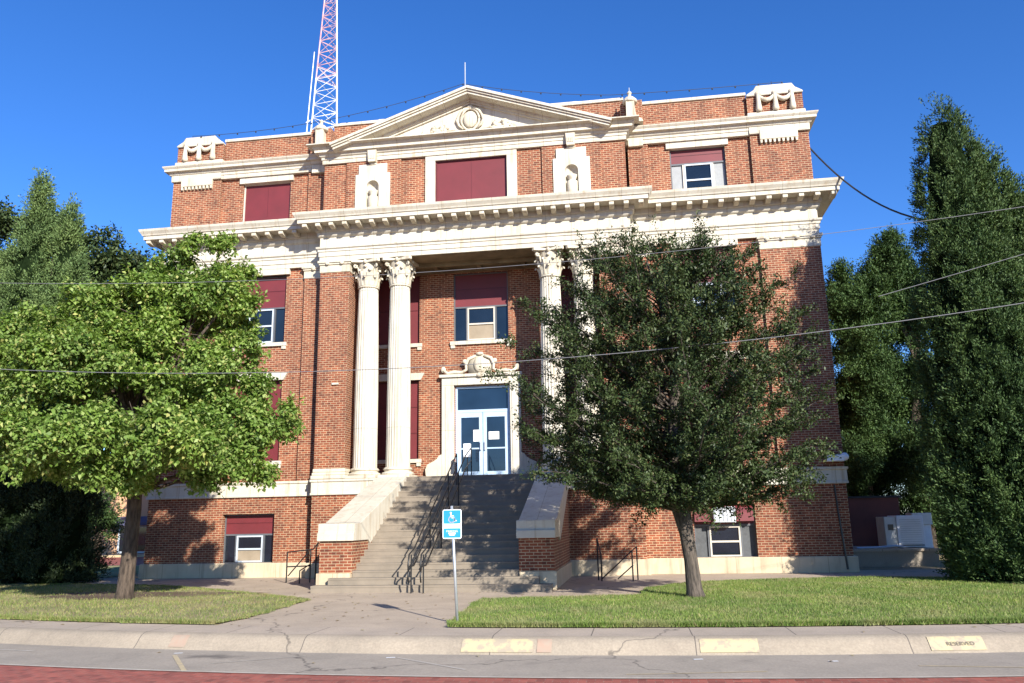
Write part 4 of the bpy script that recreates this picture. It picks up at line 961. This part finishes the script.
# --- columnar conifers
def conifer(name, x, y, leaders, label, m, n, L, Wd, seed, power=0.42, lean_k=2.2, per=12, tuft=1.0):
    """leaders: (dx, dy, height, base radius, [profile (u, r)])"""
    T = thing(name, (x,y,0), label, 'shrub' if 'shrub' in name else 'tree', 'juniper shrubs at the left' if 'shrub' in name else None)
    tk = MB(); tk.tube([(x,y,-0.05),(x,y,1.2),(x,y,leaders[0][2]*0.8)],[0.28,0.22,0.05],8); tk.build('trunk', M['bark'], T, smooth=True)
    rg = np.random.default_rng(seed); Ps=[];Os=[]
    core_mb = MB()
    tot = sum(h*r for _,_,h,r in leaders)
    for li,(dx,dy,h,r) in enumerate(leaders):
        def prof(u): return r*np.clip(np.minimum((1-u)**power, 0.86+u*0.8),0,1.0)
        k = int(n*h*r/tot/14); u = rg.random(k); a = rg.random(k)*2*np.pi
        keep = rg.random(k) < (prof(u)/r*0.7+0.3); u = u[keep]; a = a[keep]; k = len(u)
        bumpy = 1+0.07*np.sin(a*4+u*7+dx)+0.05*np.sin(a*7-u*19+dy*3)
        rr = prof(u)*bumpy*(0.90+0.10*rg.random(k))
        # each clump of sprays is a small upward-pointing tuft sitting on the column's surface
        idc = np.repeat(np.arange(k),14); m_ = len(idc); o3 = rg.normal(size=(m_,3))*np.array([1,1,1.7]); o3 /= np.linalg.norm(o3,axis=1,keepdims=True)/ (rg.random((m_,1))**0.5)
        cs = 0.20*np.clip(rg.normal(1,0.3,k),0.5,1.7)*tuft
        cx = x+dx*np.clip(u*lean_k,0,1); cyy = y+dy*np.clip(u*lean_k,0,1)
        c = np.stack([cx+np.cos(a)*rr, cyy+np.sin(a)*rr, 0.10+u*h],1)
        Ps.append(c[idc]+o3*cs[idc][:,None]*np.array([1,1,1.9]))
        Os.append(np.stack([np.cos(a),np.sin(a),np.full(k,0.9)],1)[idc]*0.7+o3*0.6+np.array([0,0,0.35]))
        nr=22; o = len(core_mb.v); NU=26
        for q in np.linspace(0,0.975,NU):
            for j in range(nr):
                t_ = 2*math.pi*j/nr; bq = 1+0.07*math.sin(t_*4+q*7+dx)+0.05*math.sin(t_*7-q*19+dy*3)
                rq = float(prof(np.array(q)))*bq*0.78*(0.93+0.07*math.sin(q*60+j*2.1))
                core_mb.v.append((x+dx*min(1,q*lean_k)+math.cos(t_)*rq, y+dy*min(1,q*lean_k)+math.sin(t_)*rq, 0.05+q*h))
        for i in range(NU-1):
            for j in range(nr): core_mb.f.append((o+i*nr+j,o+i*nr+(j+1)%nr,o+(i+1)*nr+(j+1)%nr,o+(i+1)*nr+j))
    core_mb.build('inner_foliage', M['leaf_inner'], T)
    P = np.concatenate(Ps); O = np.concatenate(Os); O /= np.linalg.norm(O,axis=1,keepdims=True)
    idx = np.repeat(np.arange(len(P)),per); n2 = len(idx)
    t_ = rg.random(n2)
    jit = rg.normal(size=(len(P),3))*0.2; O2 = O+jit; O2 /= np.linalg.norm(O2,axis=1,keepdims=True)
    p = P[idx]+O2[idx]*(t_[:,None])*L*2.2+rg.normal(size=(n2,3))*L*0.42
    D = O2[idx]+rg.normal(size=(n2,3))*0.45
    Nn = rg.normal(size=(n2,3))*0.6+O[idx]
    leaves('crown', p, D, Nn, rg.uniform(0.7,1.3,n2)*L, rg.uniform(0.7,1.3,n2)*Wd, m, T)
    return T
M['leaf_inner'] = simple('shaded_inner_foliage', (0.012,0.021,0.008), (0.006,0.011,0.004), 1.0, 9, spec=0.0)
conifer('cypress_tree', 15.12, -4.0, [(-0.36,0.0,13.1,1.72),(0.55,0.3,12.0,1.75),(1.55,0.5,10.9,1.8),(2.8,0.8,9.9,1.7),(-0.05,-0.3,9.6,1.72),(1.5,-0.5,8.8,1.8),(2.7,-0.5,7.6,1.7)], 'tall dark green cypress with several tops at the right edge', M['leaf_cypress'], 62000, 0.090, 0.032, 3, power=0.43, per=11, tuft=0.95)
conifer('arborvitae_tree', -17.2, 0.4, [(-0.9,0.0,15.6,2.3),(0.5,0.1,14.4,1.9),(1.1,-0.2,12.0,2.0),(-1.9,0.0,12.6,2.0),(0.3,-0.9,10.5,2.3)], 'tall mid-green conifer rising behind the left broadleaf tree', M['leaf_arbor'], 52000, 0.11, 0.038, 5, power=0.72, per=9, tuft=1.05)
conifer('juniper_shrub', -13.9, -1.9, [(0,0,4.3,1.35),(-1.4,-0.2,4.0,1.3)], 'dark shaded juniper shrub at the foot of the tall conifer', M['leaf_dark'], 4500, 0.11, 0.034, 9)
conifer('juniper_shrub', -16.9, -2.6, [(0,0,3.6,1.4),(-1.6,0,3.4,1.4)], 'dark shaded juniper shrub at the far left edge', M['leaf_dark'], 3800, 0.11, 0.034, 11)
conifer('cypress_tree', 21.9, -4.2, [(0,0,11.5,1.5),(1.6,0.4,10.2,1.5),(-1.2,0.3,9.0,1.4)], 'added dark green cypress, unseen beyond the right edge, shading the service area', M['leaf_cypress'], 5000, 0.13, 0.045, 21, per=10)  # unseen tree put in to shade the outbuilding and service platform
# --- background trees
def bgtree(name, base, blobs, label, m, dens, per, L, Wd, up, seedtop=0.12):
    T = thing(name, base, label, 'tree'); tk = MB(); top = max(b[2] for b in blobs)
    cx = sum(b[0] for b in blobs)/len(blobs); cy2 = sum(b[1] for b in blobs)/len(blobs)
    tk.tube([(base[0],base[1],0),(base[0],base[1],top*0.4),(cx,cy2,top*0.75)],[0.3,0.22,0.06],8)
    for b in blobs: limb(tk,(base[0]*0.5+cx*0.5,cy2,min(b[2]*0.7,top*0.7)),b[:3],0.09,0.02,0.1,4,6)
    tk.build('trunk', M['bark'], T, smooth=True)
    if up:
        sb_ = []
        for (bx,by_,bz,br) in blobs:
            for k in range(30):
                d = unit(1)[0]; q_ = RNG.uniform(0.3,1.2); sb_.append((bx+d[0]*br*q_,by_+d[1]*br*q_,bz+d[2]*br*q_,min(0.55,br*RNG.uniform(0.18,0.40))))
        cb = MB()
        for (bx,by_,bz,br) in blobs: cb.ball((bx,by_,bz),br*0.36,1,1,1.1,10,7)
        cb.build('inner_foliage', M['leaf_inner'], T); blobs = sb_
    P,O = blob_sprays(blobs,dens,0.35,0.95); a = spray_leaves(P,O,per,L*1.6,L,Wd,-0.1 if up else 0.2,up,0.55)
    leaves('crown',*a,m,T); return T
BP = [(14.68,8.0,11.26,0.69),(15.25,8.0,9.23,1.28),(14.64,8.0,12.08,0.39),(15.06,9.0,6.59,1.73),(15.19,9.0,4.02,1.7),(14.51,8.0,8.83,0.68),(14.9,8.0,10.4,0.9),(14.5,8.0,10.0,0.8),(15.6,8.5,10.1,0.7),(14.28,9.0,2.9,1.0),(13.8,11.0,3.2,1.5),(15.5,11.5,2.2,1.9),(15.9,10.5,5.0,1.9),(16.2,10.5,8.0,1.6),(14.6,10.0,5.6,1.3)]
BP2 = [(17.0,8.5,12.92,0.7),(16.55,8.5,10.7,1.3),(16.86,9.0,7.39,1.9),(16.74,8.5,3.9,1.6),(18.96,9.0,6.43,1.7),(17.08,8.5,13.6,0.3),(17.9,9.0,10.0,1.3),(16.9,8.5,12.1,0.9),(16.2,8.5,11.6,0.8),(17.6,8.5,11.7,0.9),(19.5,9.5,3.5,1.8),(18.0,10.5,1.9,1.9),(20.5,10.5,2.0,2.0),(22.5,10.5,2.6,2.2)]
bgtree('juniper_tree',(15.0,9.0,0),BP,'ragged juniper tree just right of the brick corner',M['leaf_pine'],330,12,0.13,0.05,0.8)
bgtree('juniper_tree',(17.3,9.2,0),BP2,'ragged juniper tree with a taller top behind the dark cypress',M['leaf_pine'],330,12,0.13,0.05,0.8)
BB = [(-28.0,14.0,19.02,1.56),(-24.87,14.0,17.12,1.53),(-22.64,14.0,15.75,1.16),(-32.16,14.0,20.16,0.85),(-23.65,14.0,14.42,2.09),(-26.63,14.0,15.51,2.94),(-21.06,14.0,13.38,1.72),(-32.42,14.0,17.11,1.81),(-24,14,11,2.6),(-28,14,11.5,3),(-20.5,14,11,1.6)]
bgtree('shade_tree',(-25.5,14.5,0),BB,'dark leafy tree showing above the left trees beside the courthouse',M['leaf_oak'],60,13,0.26,0.15,0.2)
# sparse bare-tipped tree near courthouse corner
TT = thing('bare_tree',(-14.2,6.0,0),'thin half-bare tree with grey twigs between the left crown and the cornice','tree')
tk = MB(); tk.tube([(-14.2,6,0),(-14.1,6,5),(-14.0,6,9)],[0.16,0.11,0.05],7); tp=[]
for k in range(34):
    z = random.uniform(6,10.5); d = Vector((random.uniform(-0.8,0.7),random.uniform(-0.6,0.6),1.1)).normalized()*random.uniform(1.2,3.0)
    st = Vector((-14.05,6,min(z,9.0))); pts = limb(tk,st,st+d,0.03,0.006,0.08,4,5)
    for q in pts[2:]:
        e = q+Vector((random.uniform(-0.5,0.5),random.uniform(-0.5,0.5),random.uniform(0.1,0.6))); limb(tk,q,e,0.010,0.004,0.1,2,4); tp.append(np.array(e))
tk.build('trunk', simple('grey_bark',(0.30,0.27,0.24),(0.2,0.18,0.16),0.9,8), TT)
P = np.array(tp); P = P[P[:,2]<11.2]; a = spray_leaves(P,unit(len(P)),9,0.16,0.12,0.07); leaves('crown',*a,M['leaf_pine'],TT)
T3 = bgtree('street_tree',(-27.6,19.6,0),[(-27.6,19.6,2.9,1.1),(-27.0,19.4,2.1,0.9),(-28.3,19.6,2.2,0.9)],'small round tree beyond the side street at far left',M['leaf_pine'],60,12,0.16,0.09,0.1)

# ================================================================ RIGHT SERVICE AREA
RW = MB().box(12.35,18.5,0.62,0.85,-0.02,0.62)
SW = thing('service_platform',(12.3,3,0),'low dark concrete platform with pale edge right of the courthouse','platform')
MB().box(12.2,15.5,3.0,6.2,-0.3,0.50).build('platform_wall', M['gutter'], SW); MB().box(12.2,15.55,2.94,6.2,0.50,0.58).build('platform_slab', M['walk'], SW)
RD = thing('outbuilding',(13.5,6.5,0),'dark red flat-roofed outbuilding behind the service platform','building')
MB().box(12.15,15.4,6.3,9.8,0,2.38).build('wall', M['pink_wall'], RD); MB().box(12.1,15.5,6.25,9.85,2.38,2.46).build('roof', M['wire_dark'], RD)
A2 = thing('condenser_unit',(14.8,4.2,0.58),'beige and white air conditioning unit on the service platform','air conditioner')
MB().box(14.05,14.45,3.7,4.7,0.60,1.66).build('side_casing', M['acmetal'], A2, bevel=0.02); MB().box(14.452,15.35,3.66,4.7,0.60,1.70).build('front_casing', M['acwhite'], A2, bevel=0.02)
g = MB()
for k in range(12): g.box(14.55,15.25,3.645,3.66,0.72+k*0.075,0.735+k*0.075)
g.build('louvre', M['galv'], A2); MB().box(14.16,14.34,3.685,3.70,1.20,1.40).build('badge_plate', M['ink'], A2); MB().box(14.50,15.30,3.648,3.659,0.66,0.69).build('base_seam', M['wire_dark'], A2)
MB().tube([(14.6,3.5,0.62),(14.3,3.45,0.66),(13.6,3.3,0.62),(12.9,3.2,0.61)],0.04,6).build('hose', M['galv'], A2)
A3 = thing('electric_cabinet',(15.6,5.0,0.0),'pale metal cabinet partly hidden behind the air conditioning unit','cabinet')
MB().box(15.5,16.1,5.2,5.8,0.02,1.35).build('cabinet_body', M['acwhite'], A3, bevel=0.02); MB().box(15.45,16.15,5.15,5.85,1.35,1.78).build('cabinet_top', M['acmetal'], A3, bevel=0.02)
RL = thing('platform_rail',(15.8,2.6,0),'short black pipe rail at the end of the service platform','handrail')
for x in (15.75,16.45): MB().tube([(x,2.7,0),(x,2.7,0.95)],0.035,6).build('post', M['black_metal'], RL)
MB().tube([(15.75,2.7,0.95),(16.45,2.7,0.95)],0.03,6).build('rail', M['black_metal'], RL)

# ================================================================ LEFT FAR BUILDING
SB = thing('storefront',(-30,25,0),'orange stucco storefront with blue awning across the side street','building')
MB().box(-42,-22,24,34,0.1,5.2).build('wall', M['orange_wall'], SB); MB().box(-42.1,-21.9,23.9,34.1,5.2,5.5).build('parapet', M['stone'], SB)
MB().prismx([(23.99,2.55),(23.1,2.15),(23.1,1.95),(23.99,1.95)],-29.5,-26.0).build('awning', M['blue_awning'], SB)
fr = MB(); frame_rect(fr,-29.2,-26.6,0.15,1.93,23.93,24.02,0.12); fr.box(-28.0,-27.9,23.93,24.02,0.27,1.8)
fo = fr.build('window', M['white_metal'], SB); MB().box(-29.08,-26.72,23.97,23.99,0.27,1.81).build('pane', M['glass'], fo)

# ================================================================ RADIO TOWER
tx0, ty0 = -17.80, 30.0
TW = thing('radio_tower',(tx0,ty0,0),'red and white lattice radio tower rising behind the roof','tower')
def tw_r(z): return 1.40*(1-(z-33)/23.0) if z > 33 else 1.40+(33-z)*0.03
H = 52.0
angs = [math.radians(a) for a in (200,320,80)]
def leg_pt(k,z): r = tw_r(z); return (tx0+r*math.cos(angs[k])+0.0*z, ty0+r*math.sin(angs[k]), z)
secs = [(0,37.6,'tower_white'),(37.6,49.0,'tower_red'),(49.0,H,'tower_white')]
for a,b,mm in secs:
    for k in range(3): MB().tube([leg_pt(k,z) for z in np.linspace(a,b,6)],0.058,6).build('tower_leg', M[mm if (k!=1 or mm=='tower_white') else 'tower_white'], TW)
    br = MB(); z = max(a,26.0)
    while z < b:
        h = 1.15
        for k in range(3):
            k2 = (k+1)%3; br.tube([leg_pt(k,z),leg_pt(k2,z+h)],0.024,4); br.tube([leg_pt(k2,z),leg_pt(k,z+h)],0.024,4); br.tube([leg_pt(k,z),leg_pt(k2,z)],0.024,4)
        z += h
    br.build('tower_bracing', M[mm], TW)
MB().tube([(-19.65,30,33.0),(-19.6,30,33.9),(-19.25,30,40.3)],[0.045,0.045,0.035],6).build('whip_antenna', M['tower_white'], TW)
MB().tube([(-19.72,30,33.9),(-19.1,30,34.2)],0.05,5).build('antenna_bracket', M['tower_white'], TW)

# ================================================================ WIRES AND STRING LIGHTS
def wire(name, pts, r, m, label, cat='cable'):
    P_ = []
    for (a,b) in zip(pts[:-1],pts[1:]):
        for u in np.linspace(0,1,9)[:-1]: P_.append(tuple(np.array(a)*(1-u)+np.array(b)*u))
    P_.append(pts[-1]); n = len(P_)
    return tag(MB().tube(P_, r, 5).build(name, m), label, cat)
def cat3(a,b,sag,n=24):
    a=np.array(a);b=np.array(b); return [tuple(a*(1-u)+b*u-np.array([0,0,4*sag*u*(1-u)])) for u in np.linspace(0,1,n)]
tag(MB().tube(cat3((-30.5,-11,9.37),(31.5,-11,9.37),4.42,60),0.008,5).build('overhead_cable', M['wire']),'lower overhead cable crossing in front of both trees','cable','overhead cables')
tag(MB().tube(cat3((-30,-11,10.7),(32,-11,10.7),3.65,60),0.006,5).build('overhead_cable', M['wire']),'upper overhead cable passing the column capitals','cable','overhead cables')
tag(MB().tube(cat3((10.3,-11,5.95),(26,-11,10.2),0.1,20),0.006,5).build('overhead_cable', M['wire']),'short length of overhead cable crossing only the dark cypress','cable','overhead cables')
tag(MB().tube(cat3((12.0,0.05,14.32),(14.4,-3.2,10.2),0.55,14),0.030,6).build('service_drop_cable', M['wire_dark']),'thick black cable dropping from the upper brick corner','cable')
sl_pts = cat3((-11.3,-0.1,16.86),(-0.43,0.3,18.25),0.42,30)+cat3((-0.43,0.3,18.25),(5.2,0.3,17.2),0.12,16)[1:]+cat3((5.2,0.3,17.2),(11.3,0.1,16.98),0.03,16)[1:]
SLT = thing('string_lights',(-11.3,-0.1,16.86),'thin string of small bulbs along the roofline and over the pediment','string lights')
MB().tube(sl_pts,0.010,4).build('wire', M['wire_dark'], SLT)
for i in range(1,len(sl_pts),1):
    if i%2 and i<60: MB().ball((sl_pts[i][0],sl_pts[i][1],sl_pts[i][2]-0.04),0.032,1,1,1.3,6,4).build('bulb', M['wire_dark'], SLT)
SC.render.engine = 'CYCLES'
